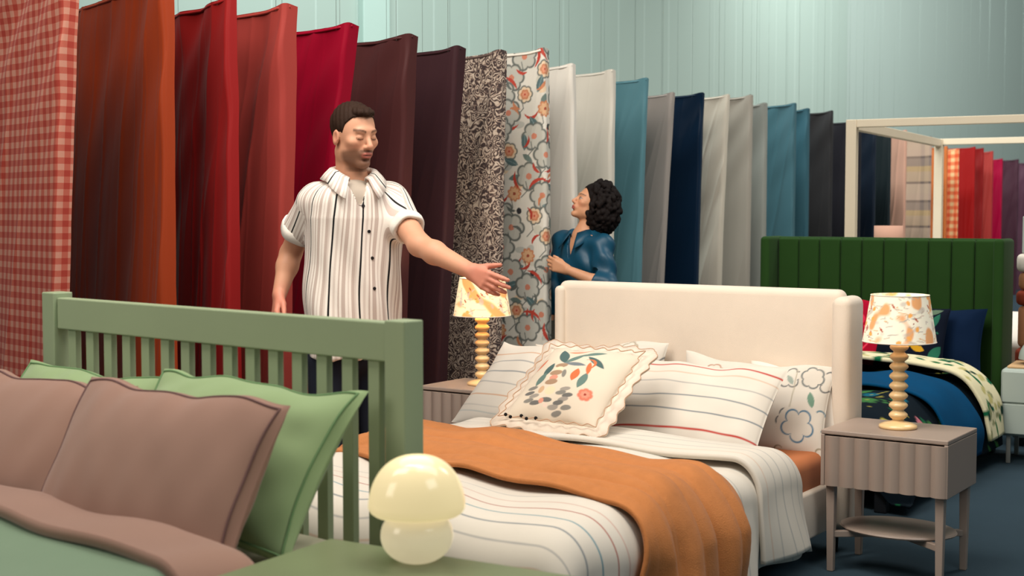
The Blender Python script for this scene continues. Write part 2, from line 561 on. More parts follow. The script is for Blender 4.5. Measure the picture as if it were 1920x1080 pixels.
def drape(name, fr_empty, ul, ur, v_head, v_foot, z0, r, dropL, dropR, foot_drop, mat, ns, nt, seed=0, wr=.010, wave=.03,
          crown=.02, flare=.06, pattern=None, foot_r=.12, slant=0.0, headroll=0.0, wfreq=(1.2, 3.2), zmin=.06, thick=.012, edge=None):
    hw = (ur - ul) / 2
    uc = (ul + ur) / 2
    q = PI * r / 2 - r
    SL, SR = hw + q + dropL - r, hw + q + dropR - r
    s = np.linspace(-SL, SR, ns)
    L = v_head - v_foot
    qf = (PI * foot_r / 2 - foot_r) if foot_drop > 0 else 0
    t = np.linspace(0, L + qf + max(foot_drop - foot_r, 0), nt)
    S, Tt = np.meshgrid(s, t)
    X, dz = profile(np.abs(S), hw, r, flare)
    X = X * np.sign(S)
    hang = np.clip(dz - r, 0, None)
    X = X + np.sign(S) * wave * np.clip(hang / .3, 0, 1) * fnoise(Tt, S * .15, seed + 3, 5, 1.5, 3.5)
    if foot_drop > 0:
        Y, dzf = profile(Tt, L, foot_r, flare)
    else:
        Y, dzf = Tt, np.zeros_like(Tt)
    Z = z0 - dz - dzf + crown * np.clip(1 - (S / hw) ** 2, 0, 1)
    top = np.clip(1 - hang / .15, 0.25, 1)
    Z = Z + wr * fnoise(S, Tt, seed, 9, *wfreq) * top
    X = X + wr * .6 * fnoise(S, Tt, seed + 7, 6, *wfreq)
    Y = Y + wr * .8 * fnoise(S, Tt, seed + 11, 6, *wfreq) + slant * S
    if edge is not None:  # ragged hem
        Y = Y + edge * fnoise(S, S * 0, seed + 21, 5, .6, 2.0)
    if headroll: Z = Z - headroll * np.exp(-Tt / .03)
    Z = np.maximum(Z, zmin)
    V = np.stack([uc + X, v_head - Y, Z], -1).reshape(-1, 3)
    col = pattern(S, Tt) if pattern else None
    o = mesh_np(name, V, grid_faces(nt, ns)[:, ::-1], mat, fr_empty, True, col)
    if thick:
        md = o.modifiers.new('thickness', 'SOLIDIFY')
        md.thickness = thick
        md.offset = -1
    return o


def loose(o):
    """keep the world pose of a mesh built in a frame, but make it a top-level thing"""
    return o


# ------------------------------------------------------------------ the hall
box('floor', -14, 30, -3, 40, -.05, 0, M['floor'], bev=0)['kind'] = 'structure'
# boarded wall running away behind the curtain row: separate boards
wall_l = empty('wall_left', (0, 0, 0), 0, kind='structure')
W0 = np.array([-5.9, 11.2]); W1 = np.array([6.05, 24.9])
wd = (W1 - W0) / np.linalg.norm(W1 - W0); wn = np.array([-wd[1], wd[0]])
wlen = np.linalg.norm(W1 - W0)
nb = 29
bw = wlen / nb
Mw = Matrix(((wd[0], wn[0], 0, W0[0]), (wd[1], wn[1], 0, W0[1]), (0, 0, 1, 0), (0, 0, 0, 1)))
bmb = box_bm(0.011, bw - .011, -.003, .0, 0, 8, .002, 1)
bd = bm_obj('wall_board', bmb, M['wall'], wall_l)
bd.matrix_world = Mw
for i in range(1, nb):
    c = bd.copy(); COL.objects.link(c); c.parent = wall_l
    c.matrix_world = Mw @ Matrix.Translation((i * bw, .0015 * ((i * 7) % 3 - 1), 0))
back = bm_obj('wall_backing', box_bm(0, wlen, .0, .12, 0, 8, 0), surf('pale_joint_paint', lin(164, 182, 175), rough=.8, var=.02), wall_l)
back.matrix_world = Mw
# flat pilaster near the left
pl = bm_obj('pilaster', box_bm(wlen * .345, wlen * .345 + .42, -.10, 0, 0, 8, .01, 2), surf('pale_pilaster_paint', lin(160, 184, 176), rough=.7, var=.02), wall_l)
pl.matrix_world = Mw
far = bm_obj('wall_back', box_bm(0, 30, 0, .15, 0, 8, 0), M['wall_far'])
far['kind'] = 'structure'
far.matrix_world = Matrix(((.80, -.60, 0, 6.0), (.60, .80, 0, 24.9), (0, 0, 1, 0), (0, 0, 0, 1)))

# ------------------------------------------------------------------ the row of hanging bed linen
ROWPX = [(-420, 4.75), (0, 5.35), (155, 5.62), (558, 6.2), (1027, 7.9), (1317, 10.6), (1610, 13.8), (1755, 17.5), (1900, 23.0), (1960, 25.5)]
ROW = np.array([[(p - 960) / F_PX * y, y] for p, y in ROWPX])


def row_at(px):
    y = np.interp(px, [p for p, _ in ROWPX], [1 / y for _, y in ROWPX])
    y = 1 / y
    return np.array([(px - 960) / F_PX * y, y])


def row_dir(px):
    d = row_at(px + 40) - row_at(px - 40)
    return d / np.linalg.norm(d)


def curtain(px, py, shift, mat, label, width=.85, seed=0, folds=(3.0, .022), slant=.25, pattern=None, res=None, ret=.045, ztop=None,
            corner=.014, base=None):
    R = row_at(px)
    rd = row_dir(px)
    pd = np.array([rd[1], -rd[0]])            # across the row, right end nearer
    zt = at_depth(px, py, R[1])[2] if ztop is None else ztop
    R = R - pd * 0
    root = R
    if res is None: res = (190, 100)
    nu, nz = res
    tot = width + ret
    a = np.linspace(0, tot, nu)
    b = np.linspace(0, 1, nz)               # 0 top, 1 hem
    A, B = np.meshgrid(a, b)
    rc = .022
    # path in the plan: along pd, then a rounded turn back along the row direction
    main = np.clip(A, 0, width - rc)
    ang = np.clip((A - (width - rc)) / rc, 0, PI / 2 * .98) if False else np.clip((A - (width - rc)) / rc, 0, PI / 2)
    past = np.clip(A - (width - rc) - rc * PI / 2, 0, None)
    qx = main - width + rc + rc * np.sin(ang) - rc   # 0 at the right end of the face
    qy = rc * (1 - np.cos(ang)) + past
    H = zt * B
    fr, amp = folds
    grow = .25 + .75 * B ** .7
    ph = A * fr * 2 * PI + slant * H * fr * 3.2 + 1.1 * fnoise(A, B * .5, seed, 4, .4, 1.2)
    disp = amp * grow * (np.sin(ph) * .6 + .5 * np.abs(np.sin(ph * .5 + seed)) + .35 * fnoise(A, B * .3 + slant * A, seed + 5, 6, 1.2, 3.5))
    crease = .012 * np.exp(-B * 5) * fnoise(A * 1.2 + H * .9, H * .3, seed + 8, 6, 1.5, 4.0)
    face = (1 - np.clip(past / .02, 0, 1) * .7)
    rg_ = lambda x, k=5: (1 - np.abs(np.sin(x))) ** k
    sl = .6 + slant
    w1 = A * 8 + H * 1.7 * sl + .45 * fnoise(A, H * .3, seed + 31, 4, .5, 1.4)
    w2 = A * 15 + H * 3.6 * sl + .5 * fnoise(A, H * .3, seed + 32, 4, .5, 1.6)
    w3 = A * 23 + H * 2.6 * sl + .6 * fnoise(A, H * .3, seed + 33, 4, .5, 1.6)
    mod = lambda k: np.clip(.55 + .6 * fnoise(A, H * .5, seed + k, 5, .5, 1.5), 0, 1.4)
    disp = disp * .8 + amp * (.62 * rg_(w1, 4) * mod(41) + .42 * rg_(w2) * mod(42) + .22 * rg_(w3, 6) * mod(43)) * (.45 + .55 * B)
    n_out = (disp + crease) * face
    sh = shift * (H / 1.0) * (1 - .35 * B)
    off = qx + sh
    zz = zt - H + (.0 - corner * .9 * np.sin(PI * np.clip(A / width, 0, 1)) ** .8 + corner * np.exp(-((A - width) / .06) ** 2)) * np.exp(-B * 9)
    zz = np.maximum(zz, .004 + .0 * B)
    back = rd                                   # away along the row
    Px = R[0] + pd[0] * off + back[0] * (qy - n_out * 1.0)
    Py = R[1] + pd[1] * off + back[1] * (qy - n_out * 1.0)
    # end of the turn sits at the picked point
    endq = np.array([pd[0] * (-rc + rc) + back[0] * (rc + ret - rc * PI / 2), pd[1] * 0 + back[1] * (rc + ret - rc * PI / 2)])
    Px -= back[0] * (rc + ret - rc * PI / 2 + rc) * .9
    Py -= back[1] * (rc + ret - rc * PI / 2 + rc) * .9
    V = np.stack([Px - root[0], Py - root[1], zz], -1).reshape(-1, 3)
    UV = np.stack([A, zt - H], -1).reshape(-1, 2)
    col = pattern(A, zt - H, width) if pattern else None
    t = empty('hanging_sheet', (root[0], root[1], 0), 0, label, 'curtain', 'bed linen hung in a long colour row')
    mesh_np('cloth', V, grid_faces(nz, nu)[:, ::-1], mat, t, True, col, UV)
    lft = V.reshape(nz, nu, 3)[0]
    pts = np.array([lft[k] for k in range(0, nu, max(1, nu // 12))]) - np.array([0, 0, .012])
    tube('rolled_top_hem', pts, .007, mat if pattern is None else M['white_cotton'], t, n=6)
    for k in (int(nu * .04), int(nu * .86)):
        p0 = lft[k]
        tube('hanging_cord', [p0 - np.array([0, 0, .02]), [p0[0], p0[1], 7.9]], .0012, M['cord'], t, n=5)
    return t


def floral_curtain(A, Zc, width):
    base = lin(206, 201, 190)
    P = Print(A, Zc, base)
    gy, red, org, teal, pale, tan = lin(92, 96, 92), lin(172, 60, 46), lin(186, 120, 84), lin(78, 100, 102), lin(176, 176, 168), lin(214, 190, 160)
    rg = np.random.default_rng(5)
    # faint ground shapes
    for _ in range(120):
        P.ell(rg.uniform(0, width), rg.uniform(0, 2.4), rg.uniform(.02, .05), rg.uniform(.015, .035), rg.uniform(0, 3), [pale, tan, lin(190, 186, 172)][rg.integers(3)])
    z = 2.36
    k = 0
    while z > -.1:
        for x0 in (-.05, .15, .35, .55, .75, .95):
            x = x0 + (.145 if k % 2 else 0) * .55 + rg.uniform(-.03, .03)
            zc = z + rg.uniform(-.03, .03)
            m = (0, 1, 0, 2, 0, 0, 1)[(k * 2 + int(x0 * 5 + 1)) % 7]
            if m == 0:
                P.flower(x, zc, .080, gy, 6, .007, lin(178, 176, 166), rg.uniform(0, 1), lin(190, 120, 96), .24)
                a0 = rg.uniform(0, 6)
                P.arc(x, zc, .095, a0, a0 + 1.5, .010, red)
            elif m == 1:
                P.flower(x, zc, .05, gy, 7, .005, tan, 0, lin(196, 110, 84), .2)
                P.flower(x, zc, .026, org, 6, .006, lin(206, 140, 110), 0, red, .25)
                P.leaf(x + .1, zc + .05, .1, .022, rg.uniform(0, 3), teal, lin(120, 140, 140))
                P.leaf(x + .12, zc - .04, .08, .018, rg.uniform(0, 3), lin(100, 116, 110))
            else:
                P.flower(x, zc, .042, lin(186, 116, 76), 9, .006, lin(202, 160, 122), 0, lin(150, 70, 50), .3)
                P.ell(x + .03, zc - .1, .016, .02, 0, lin(40, 40, 44))
                P.arc(x - .09, zc, .045, 3.5, 6.2, .009, red)
                P.leaf(x - .07, zc - .08, .1, .024, rg.uniform(0, 3), teal, lin(130, 150, 150))
            a0 = rg.uniform(0, 6)
            P.arc(x + .08, zc + .07, .05, a0, a0 + 1.7, .009, [red, org, gy][rg.integers(3)])
            P.line([(x - .05, zc - .12), (x - .01, zc - .08), (x - .02, zc - .03)], .003, gy)
        z -= .115
        k += 1
    return P.c


SHEETS = [
    # px, py of the top right corner, sideways drift per metre, material, label, options
    (157, -60, -.14, surf('pink_gingham', None, rough=.7, sheen=.1, weave=.1, var=.06, color_out=gingham(lin(184, 128, 110), lin(170, 86, 70), lin(152, 52, 40), .052)),
     'pink and red gingham sheet hanging leftmost in the row', dict(width=1.2, ret=.06, folds=(2.2, .02))),
    (331, -40, -.01, sat('rust_sateen', 138, 52, 24), 'rust orange sheet hanging beside the pink gingham', dict(width=1.35, folds=(2.6, .03), slant=.35)),
    (447, -2, .02, sat('dark_red_sateen', 132, 26, 26), 'dark red sheet hanging between the rust and coral sheets', dict(folds=(3.2, .03))),
    (560, 14, -.05, sat('coral_sateen', 150, 58, 52), 'coral red sheet hanging just left of the man', dict(folds=(3.0, .03), slant=.3, ret=.07)),
    (674, 50, -.17, sat('crimson_sateen', 138, 8, 36), 'crimson sheet hanging behind the striped shirt shoulder', dict(folds=(2.0, .02), width=.95, ret=.075)),
    (784, 70, -.07, sat('maroon_sateen', 70, 37, 37), 'maroon sheet hanging right of the man\'s head', dict(folds=(2.4, .014), width=.9, slant=.05, ret=.07)),
    (873, 92, -.10, sat('plum_sateen', 56, 34, 38), 'dark plum sheet hanging left of the paisley sheet', dict(folds=(2.2, .012), slant=.05, ret=.07)),
    (950, 99, -.03, surf('paisley_print', None, rough=.75, sheen=.1, weave=.1, var=.05, color_out=paisley), 'brown paisley printed sheet hanging behind the lit lamp', dict(folds=(2.4, .022))),
    (1028, 95, .015, M['paint_satin'], 'floral printed cream sheet whose edge the woman holds', dict(folds=(2.0, .016), pattern=floral_curtain, res=(240, 560), ret=.05)),
    (1078, 124, .02, sat('pale_stone_sateen', 216, 210, 200), 'pale stone sheet hanging directly right of the floral sheet', dict(folds=(2.2, .018))),
    (1153, 135, -.01, sat('light_grey_sateen', 206, 200, 188), 'light grey creased sheet hanging behind the woman\'s face', dict(folds=(3.4, .028), slant=.5)),
    (1214, 150, -.04, sat('teal_blue_sateen', 84, 126, 136), 'mid teal sheet hanging right of the woman\'s hair', dict(folds=(3.2, .03), slant=.4)),
    (1264, 177, -.07, sat('greige_sateen', 150, 142, 136), 'greige sheet hanging between the teal and navy sheets', dict(folds=(2.6, .02))),
    (1318, 177, -.03, sat('navy_sateen', 5, 29, 51), 'deep navy sheet hanging between the greige and cream sheets', dict(folds=(2.0, .012))),
    (1366, 180, -.05, sat('cream_sateen', 186, 178, 164), 'creased cream sheet hanging right of the navy sheet', dict(folds=(3.6, .035), slant=.6)),
    (1409, 181, -.01, sat('stone_grey_sateen', 146, 140, 130), 'stone grey smooth sheet hanging right of the creased cream sheet', dict(folds=(2.0, .016))),
    (1436, 196, 0, sat('cool_grey_sateen', 127, 129, 123), 'narrow cool grey sheet hanging before the dark teal sheets', dict(folds=(2.0, .02))),
    (1490, 196, .0, sat('dark_teal_sateen', 58, 90, 99), 'dark teal sheet hanging right of the grey sheets', dict(folds=(3.4, .04), slant=.15)),
    (1515, 206, 0, sat('deep_teal_sateen', 46, 80, 91), 'narrow deep teal sheet hanging before the charcoal sheet', dict(folds=(3.0, .04), slant=.1)),
    (1559, 210, 0, sat('charcoal_sateen', 37, 36, 37), 'charcoal sheet hanging left of the pale bed frame', dict(folds=(2.4, .02), slant=.1)),
    (1612, 228, 0, sat('black_sateen', 25, 24, 29), 'black sheet hanging behind the near post of the pale bed frame', dict(folds=(2.4, .03), slant=.05, width=1.1)),
    (1640, 236, 0, sat('ink_navy_sateen', 15, 24, 36), 'ink navy sheet seen through the pale bed frame', dict(folds=(2.4, .03), slant=.05, width=1.2)),
    (1668, 243, 0, sat('black_green_sateen', 20, 29, 32), 'black green sheet left of the pink sheet in the frame', dict(folds=(2.4, .03), slant=.05, width=1.2)),
    (1697, 246, 0, sat('pink_beige_sateen', 163, 127, 110), 'pink beige sheet seen through the pale bed frame', dict(folds=(2.0, .03), slant=.05, width=1.3)),
    (1744, 258, 0, surf('tan_plaid', None, rough=.8, sheen=.1, var=.05, color_out=plaid), 'tan and charcoal plaid sheet seen through the frame', dict(folds=(1.6, .02), slant=0, width=1.5)),
    (1774, 276, 0, sat('apricot_sateen', 184, 103, 53), 'apricot orange sheet right of the far frame post', dict(folds=(2.0, .05), slant=0, width=1.5)),
    (1795, 280, 0, surf('orange_gingham', None, rough=.8, var=.05, color_out=gingham(lin(226, 190, 140), lin(220, 128, 84), lin(206, 84, 48), .10)), 'orange gingham sheet hanging left of the red sheets', dict(folds=(1.8, .03), slant=0, width=1.6)),
    (1826, 277, 0, sat('bright_red_sateen', 153, 22, 22), 'bright red sheet hanging right of the orange gingham', dict(folds=(1.6, .03), slant=0, width=1.8)),
    (1841, 279, 0, sat('brick_red_sateen', 137, 25, 25), 'narrow brick red sheet beside the bright red sheet', dict(folds=(2, .05), slant=0, width=1.8)),
    (1859, 285, 0, sat('far_coral_sateen', 163, 56, 51), 'far coral sheet hanging left of the magenta sheet', dict(folds=(2, .05), slant=0, width=1.9)),
    (1877, 299, 0, sat('magenta_red_sateen', 151, 6, 51), 'narrow magenta red sheet near the right end', dict(folds=(2, .03), slant=0, width=2.0)),
    (1907, 300, 0, sat('far_plum_sateen', 63, 37, 48), 'plum sheet hanging right of the magenta sheet', dict(folds=(1.8, .06), slant=0, width=2.1)),
    (1940, 305, 0, sat('far_mulberry_sateen', 79, 51, 65), 'mulberry sheet at the right end of the row', dict(folds=(1.8, .06), slant=0, width=2.2)),
]
for i, (px, py, sh, mt, lb, kw) in enumerate(SHEETS):
    curtain(px, py, sh, mt, lb, seed=i * 13 + 2, **kw)


# ------------------------------------------------------------------ furniture
def place(o, fr):
    o.location = (fr.o[0], fr.o[1], 0)
    o.rotation_euler = (0, 0, -fr.th)
    return o


def fr_empty(name, fr, label, cat, group=None):
    return empty(name, (fr.o[0], fr.o[1], 0), -fr.th, label, cat, group)


STR = [('red', lin(176, 52, 42)), ('redd', lin(160, 84, 70)), ('grey', lin(140, 140, 140)), ('teal', lin(92, 136, 148)), ('tan', lin(196, 150, 116)), ('blue', lin(96, 124, 150)),
       ('rose', lin(190, 140, 124)), ('slate', lin(112, 120, 126))]
WHITE = lin(212, 203, 190)


# ---- cream upholstered bed
WB = Frame(1.458, 5.754, .5985)
bed = fr_empty('upholstered_bed', WB, 'cream upholstered bed with padded headboard behind striped bedding', 'bed')
hb = box('headboard', -1.50, -.075, .0, .10, .14, 1.108, M['boucle'], bed, bev=.035, seg=5)
box('headboard_wing', -.085, .0, -.10, .09, .10, 1.085, M['boucle'], bed, bev=.036, seg=5)
box('headboard_wing', -1.505, -1.455, -.03, .09, .10, 1.085, M['boucle'], bed, bev=.024, seg=5)
box('side_rail', -.09, -.045, -2.34, -.02, .115, .315, M['boucle'], bed, bev=.016, seg=4)
box('side_rail', -1.46, -1.415, -2.34, -.02, .115, .315, M['boucle'], bed, bev=.016, seg=4)
box('foot_rail', -1.46, -.045, -2.38, -2.335, .115, .315, M['boucle'], bed, bev=.016, seg=4)
box('slat_base', -1.42, -.085, -2.33, -.02, .22, .25, M['canopy'], bed, bev=.003)
for u, v in ((-.075, -.05), (-1.43, -.05), (-.09, -2.3), (-1.41, -2.3)):
    lathe('leg', [(0.001, 0), (.018, 0), (.026, .14), (0.001, .14)], M['dark_leg'], bed, n=12, center=(u, v, 0))
mt = box('mattress', -1.44, -.065, -2.30, -.02, .252, .445, M['terracotta'], None, bev=.05, seg=5)
place(mt, WB)
tag(mt, 'mattress in a fitted terracotta sheet on the cream bed', 'mattress')


def duvet_pat(S, T):
    P = Print(S, T, WHITE)
    rg = np.random.default_rng(3)
    seq = [(.20, 'grey', .5), (.33, 'teal', .3), (.45, 'grey', .45), (.57, 'teal', .35), (.70, 'slate', .35), (.86, 'grey', .4),
           (1.42, 'grey', .5), (1.50, 'rose', .6), (1.57, 'redd', .9), (1.65, 'teal', 1.0), (1.73, 'slate', .8), (1.81, 'grey', .6), (1.89, 'tan', .5), (1.97, 'tan', .9), (2.08, 'red', 1.0), (2.18, 'blue', .8), (2.28, 'slate', .6), (2.38, 'grey', .5)]
    cm = dict(STR)
    for v, c, a in [(v - .20, c, a) for v, c, a in seq]:
        P.hstripe(v, .004 if c != 'red' else .006, cm[c], a, .004)
    return P.c


duv = drape('duvet', None, -1.50, .035, -.72, -2.36, .525, .13, .36, .37, .42, M['paint'], 150, 520, seed=4, wr=.011, wave=.035, crown=.015,
            flare=.05, pattern=duvet_pat, foot_r=.16, wfreq=(.9, 2.6))
place(duv, WB)
tag(duv, 'white duvet with thin coloured stripes spread over the cream bed', 'duvet')


def cuff_pat(S, T):
    P = Print(S, T, WHITE)
    cm = dict(STR)
    for v, c, a in [(.05, 'grey', .5), (.11, 'grey', .45), (.18, 'slate', .5), (.25, 'grey', .5), (.31, 'tan', .45)]:
        P.hstripe(v, .0035, cm[c], a, .004)
    return P.c


cuff = drape('folded_cuff', duv, -1.515, .07, -.74, -1.10, .550, .13, .34, .36, 0, M['paint'], 150, 90, seed=8, wr=.009, wave=.03, crown=.02,
             flare=.10, pattern=cuff_pat, wfreq=(1.0, 2.6), thick=.022, headroll=.03, edge=.015)
thr = drape('throw_blanket', None, -1.53, .085, -1.16, -1.83, .548, .15, .42, .52, 0, M['throw'], 150, 110, seed=12, wr=.012, wave=.045, crown=.015,
            flare=.06, wfreq=(.8, 2.6), thick=.016, edge=.02, slant=.16)
# long gathers across the throw
me = thr.data
co = np.empty(len(me.vertices) * 3, np.float32); me.vertices.foreach_get('co', co); co = co.reshape(-1, 3)
tt = -co[:, 1] - 1.16 - .16 * (co[:, 0] + .7425)
wob = co[:, 0] * 1.0 + .7 * np.sin(co[:, 0] * 2.6)
fold = .026 * np.abs(np.sin(tt * 11.5 + wob * .6)) ** .55 + .012 * np.abs(np.sin(tt * 25 - wob)) ** .7
env = np.clip(tt / .08, 0, 1) * np.clip((.68 - tt) / .10, 0, 1)
onside = np.clip((co[:, 2] - .38) / .12, 0, 1)
co[:, 2] += fold * env * onside
co[:, 0] += fold * env * (1 - onside) * np.sign(co[:, 0] + .74) * 1.4
me.vertices.foreach_set('co', co.ravel()); me.update()
place(thr, WB)
tag(thr, 'rust orange chenille throw laid across the striped duvet', 'blanket')


def striped_pillow(seq):
    def f(U, V):
        P = Print(U, V, WHITE)
        cm = dict(STR)
        for v, c, a in seq:
            P.hstripe(v, .0036 if c != 'red' else .005, cm[c], a, .003)
        return P.c
    return f


def sketch_floral(seed, special=()):
    def f(U, V):
        P = Print(U, V, lin(212, 204, 192))
        rg = np.random.default_rng(seed)
        cols = [lin(96, 106, 112), lin(76, 116, 134), lin(150, 138, 114), lin(88, 90, 92), lin(170, 124, 100)]
        for x in np.arange(-.34, .38, .17):
            for y in np.arange(-.2, .25, .16):
                xx, yy = x + rg.uniform(-.03, .03), y + rg.uniform(-.02, .02)
                c = cols[rg.integers(5)]
                m = rg.integers(4)
                if m == 0: P.flower(xx, yy, .05, c, 5, .0036, None, rg.uniform(0, 1), None, .35)
                elif m == 1: P.flower(xx, yy, .045, c, 6, .0036, None, rg.uniform(0, 1), None, .2)
                elif m == 2: P.leaf(xx, yy, .07, .012, rg.uniform(0, 3), lin(132, 160, 144))
                else: P.line([(xx - .03, yy - .03), (xx, yy), (xx + .02, yy + .035)], .0034, c)
        for args in special: getattr(P, args[0])(*args[1:])
        return P.c
    return f


def wb_pillow(name, u, v, z, w, h, T, lean, mat, label, group, pattern, seed, roll=0., yaw=0., cat='pillow', **kw):
    e, up, n = WB.axes(lean, yaw, roll)
    return pillow(name, w, h, T, mat, WB.p(u, v, z), e, up, n, label, cat, group, pattern, seed, **kw)


teal_l, sage_l = lin(70, 112, 140), lin(110, 142, 122)
wb_pillow('pillow', -1.22, -.10, .645, .72, .37, .15, .30, M['paint'], 'white pillow with sketched flowers behind the left striped pillow', 'floral pillows against the cream headboard', sketch_floral(2), 21, n=(150, 90), roll=.06)
wb_pillow('pillow', -.42, -.13, .60, .72, .42, .15, .36, M['paint'], 'white pillow with a blue outlined flower, nearest the right nightstand', 'floral pillows against the cream headboard',
          sketch_floral(9, (('ell', .25, -.09, .1, .12, 0, WHITE), ('flower', .245, -.075, .072, teal_l, 5, .0044, None, .3, None, .38), ('leaf', .29, .04, .075, .016, 1.9, sage_l),
                            ('ell', .27, .15, .06, .06, 0, WHITE), ('flower', .275, .14, .05, lin(100, 106, 106), 6, .0040, None, .2, None, .2),
                            ('line', [(.2, .17), (.205, .08), (.2, .0)], .0025, lin(170, 160, 140)), ('leaf', .18, .12, .06, .012, 2.2, lin(150, 160, 150)))), 22, n=(170, 110))
wb_pillow('pillow', -.24, .0 - .06, .60, .46, .36, .10, .16, M['white_cotton'], 'plain white pillow pressed against the headboard wing', None, None, 23)
wb_pillow('pillow', -1.30, -.45, .625, .74, .49, .17, .80, M['paint'], 'white pillow with thin horizontal stripes beside the lit lamp', 'striped pillows on the cream bed',
          striped_pillow([(.155, 'tan', .9), (.095, 'grey', .8), (.035, 'slate', .8), (-.03, 'grey', .6), (-.10, 'tan', .8), (-.155, 'grey', .3), (-.19, 'teal', .3)]), 24, n=(120, 150), pinch=.05, roll=-.10)
wb_pillow('pillow', -.56, -.45, .615, .74, .49, .17, .76, M['paint'], 'white pillow with red and grey stripes right of the cushion', 'striped pillows on the cream bed',
          striped_pillow([(.19, 'red', .9), (.14, 'tan', .5), (.08, 'grey', .6), (.01, 'slate', .8), (-.06, 'slate', .9), (-.145, 'red', 1.0), (-.19, 'teal', .3)]), 25, n=(120, 150), pinch=.05, roll=-.01)


# scalloped cushion with an embroidered palm
def cushion_pat(U, V):
    P = Print(U, V, lin(212, 198, 178))
    g, g2, br, org, gr, pk = lin(96, 120, 112), lin(70, 94, 92), lin(158, 128, 102), lin(200, 106, 64), lin(128, 124, 116), lin(206, 140, 118)
    q = lambda x, y: ((x - 575 + .52 * (y - 500)) * .00070, -(y - 500) * .00082)

    def lf(a, b, w, col):
        a, b = q(*a), q(*b)
        P.leaf((a[0] + b[0]) / 2, (a[1] + b[1]) / 2, math.hypot(b[0] - a[0], b[1] - a[1]) * 1.08, w * 1.2, math.atan2(b[1] - a[1], b[0] - a[0]), col)
    lf((545, 415), (520, 290), .020, g2); lf((545, 415), (680, 320), .015, g); lf((650, 345), (805, 285), .013, g)
    lf((700, 350), (800, 425), .014, g2); lf((545, 415), (685, 430), .011, lin(110, 118, 122)); lf((700, 480), (640, 590), .016, g)
    lf((470, 425), (400, 530), .016, g2); lf((420, 500), (350, 590), .016, g)
    P.arc(*q(690, 420), .035, 5.6, 8.4, .006, org)
    P.line([q(520, 215), q(620, 220), q(720, 265)], .0035, org)
    lf((560, 300), (720, 262), .011, lin(204, 120, 84)); lf((325, 465), (405, 375), .010, lin(204, 112, 80))
    P.line([q(250, 525), q(320, 420), q(340, 330), q(390, 240)], .0022, lin(190, 150, 124))
    lf((640, 460), (600, 545), .017, org); lf((715, 400), (700, 490), .010, org)
    for k, (x, y) in enumerate([(525, 440), (510, 470), (490, 500), (475, 535), (460, 565)]):
        P.ell(*q(x, y), .030 if k % 2 == 0 else .020, .017, .2, [br, lin(226, 206, 176), br, pk, br][k])
    P.ell(*q(545, 500), .011, .026, .3, gr)
    for k, (x, y) in enumerate([(330, 605), (310, 640), (345, 662), (305, 690), (350, 705), (560, 605), (530, 630), (575, 645), (545, 670), (560, 715), (510, 690), (470, 715), (490, 745), (430, 680)]):
        P.ell(*q(x, y), .027, .0125, .1, [gr, lin(104, 102, 98), lin(150, 142, 132)][k % 3])
    P.ell(*q(395, 620), .014, .022, .1, lin(196, 160, 126)); P.ell(*q(455, 622), .024, .024, .1, lin(228, 200, 166))
    P.ell(*q(395, 690), .012, .014, 0, pk); P.ell(*q(420, 710), .010, .010, 0, lin(230, 196, 180))
    P.flower(*q(690, 620), .026, lin(206, 116, 92), 7, .007, lin(214, 140, 116), 0, lin(150, 56, 44), .2)
    return P.c


e, up, n = WB.axes(.98, .02, -.02)
cush = pillow('scalloped_cushion', .43, .45, .15, M['paint'], WB.p(-.90, -.82, .722), e, up, n, 'square cream cushion with embroidered palm and wavy scalloped border', 'cushion', None,
              cushion_pat, 31, n=(170, 170), pinch=.03)
# flat scalloped flange and its piping
nb2 = 240
tt = np.linspace(0, 1, nb2, endpoint=False) * 4
side, f = np.floor(tt).astype(int) % 4, tt % 1
bx = np.select([side == 0, side == 1, side == 2, side == 3], [f * 2 - 1, 1 + 0 * f, 1 - f * 2, -1 + 0 * f])
by = np.select([side == 0, side == 1, side == 2, side == 3], [-1 + 0 * f, f * 2 - 1, 1 + 0 * f, 1 - f * 2])
rr = 1 + .028 * np.cos(f * 2 * PI * 7 + PI)
inn = np.stack([bx * .205, by * .208, 0 * bx], -1)
rim = np.stack([bx * .268 * rr, by * .275 * rr, .008 * np.sin(tt * 9)], -1)
midl = np.stack([bx * (.225) * (1 + .03 * np.cos(f * 2 * PI * 7)), by * .230 * (1 + .03 * np.cos(f * 2 * PI * 7)), .010 + 0 * bx], -1)
rb = rim - np.array([0, 0, .008]); ib = inn - np.array([0, 0, .008])
mesh_np('flange', np.concatenate([inn, rim, rb, ib]), grid_faces(4, nb2, True), M['boucle'], cush)
tube('scallop_piping', rim, .0017, M['piping_tan'], cush, n=6, closed=True)
tube('wavy_braid', midl + np.array([0, 0, .012]), .0022, M['piping_tan'], cush, n=6, closed=True)
for k in range(5):
    p = midl[3 + 5 * k] + np.array([0, 0, .014])
    bm = bmesh.new(); bmesh.ops.create_uvsphere(bm, u_segments=8, v_segments=6, radius=.0075, matrix=Matrix.Translation(p))
    bm_obj('pompom', bm, M['black_dot'], cush, smooth=True)

# ---- fluted nightstands with an oval shelf
NS_W, NS_D, NS_H = .506, .387, .575


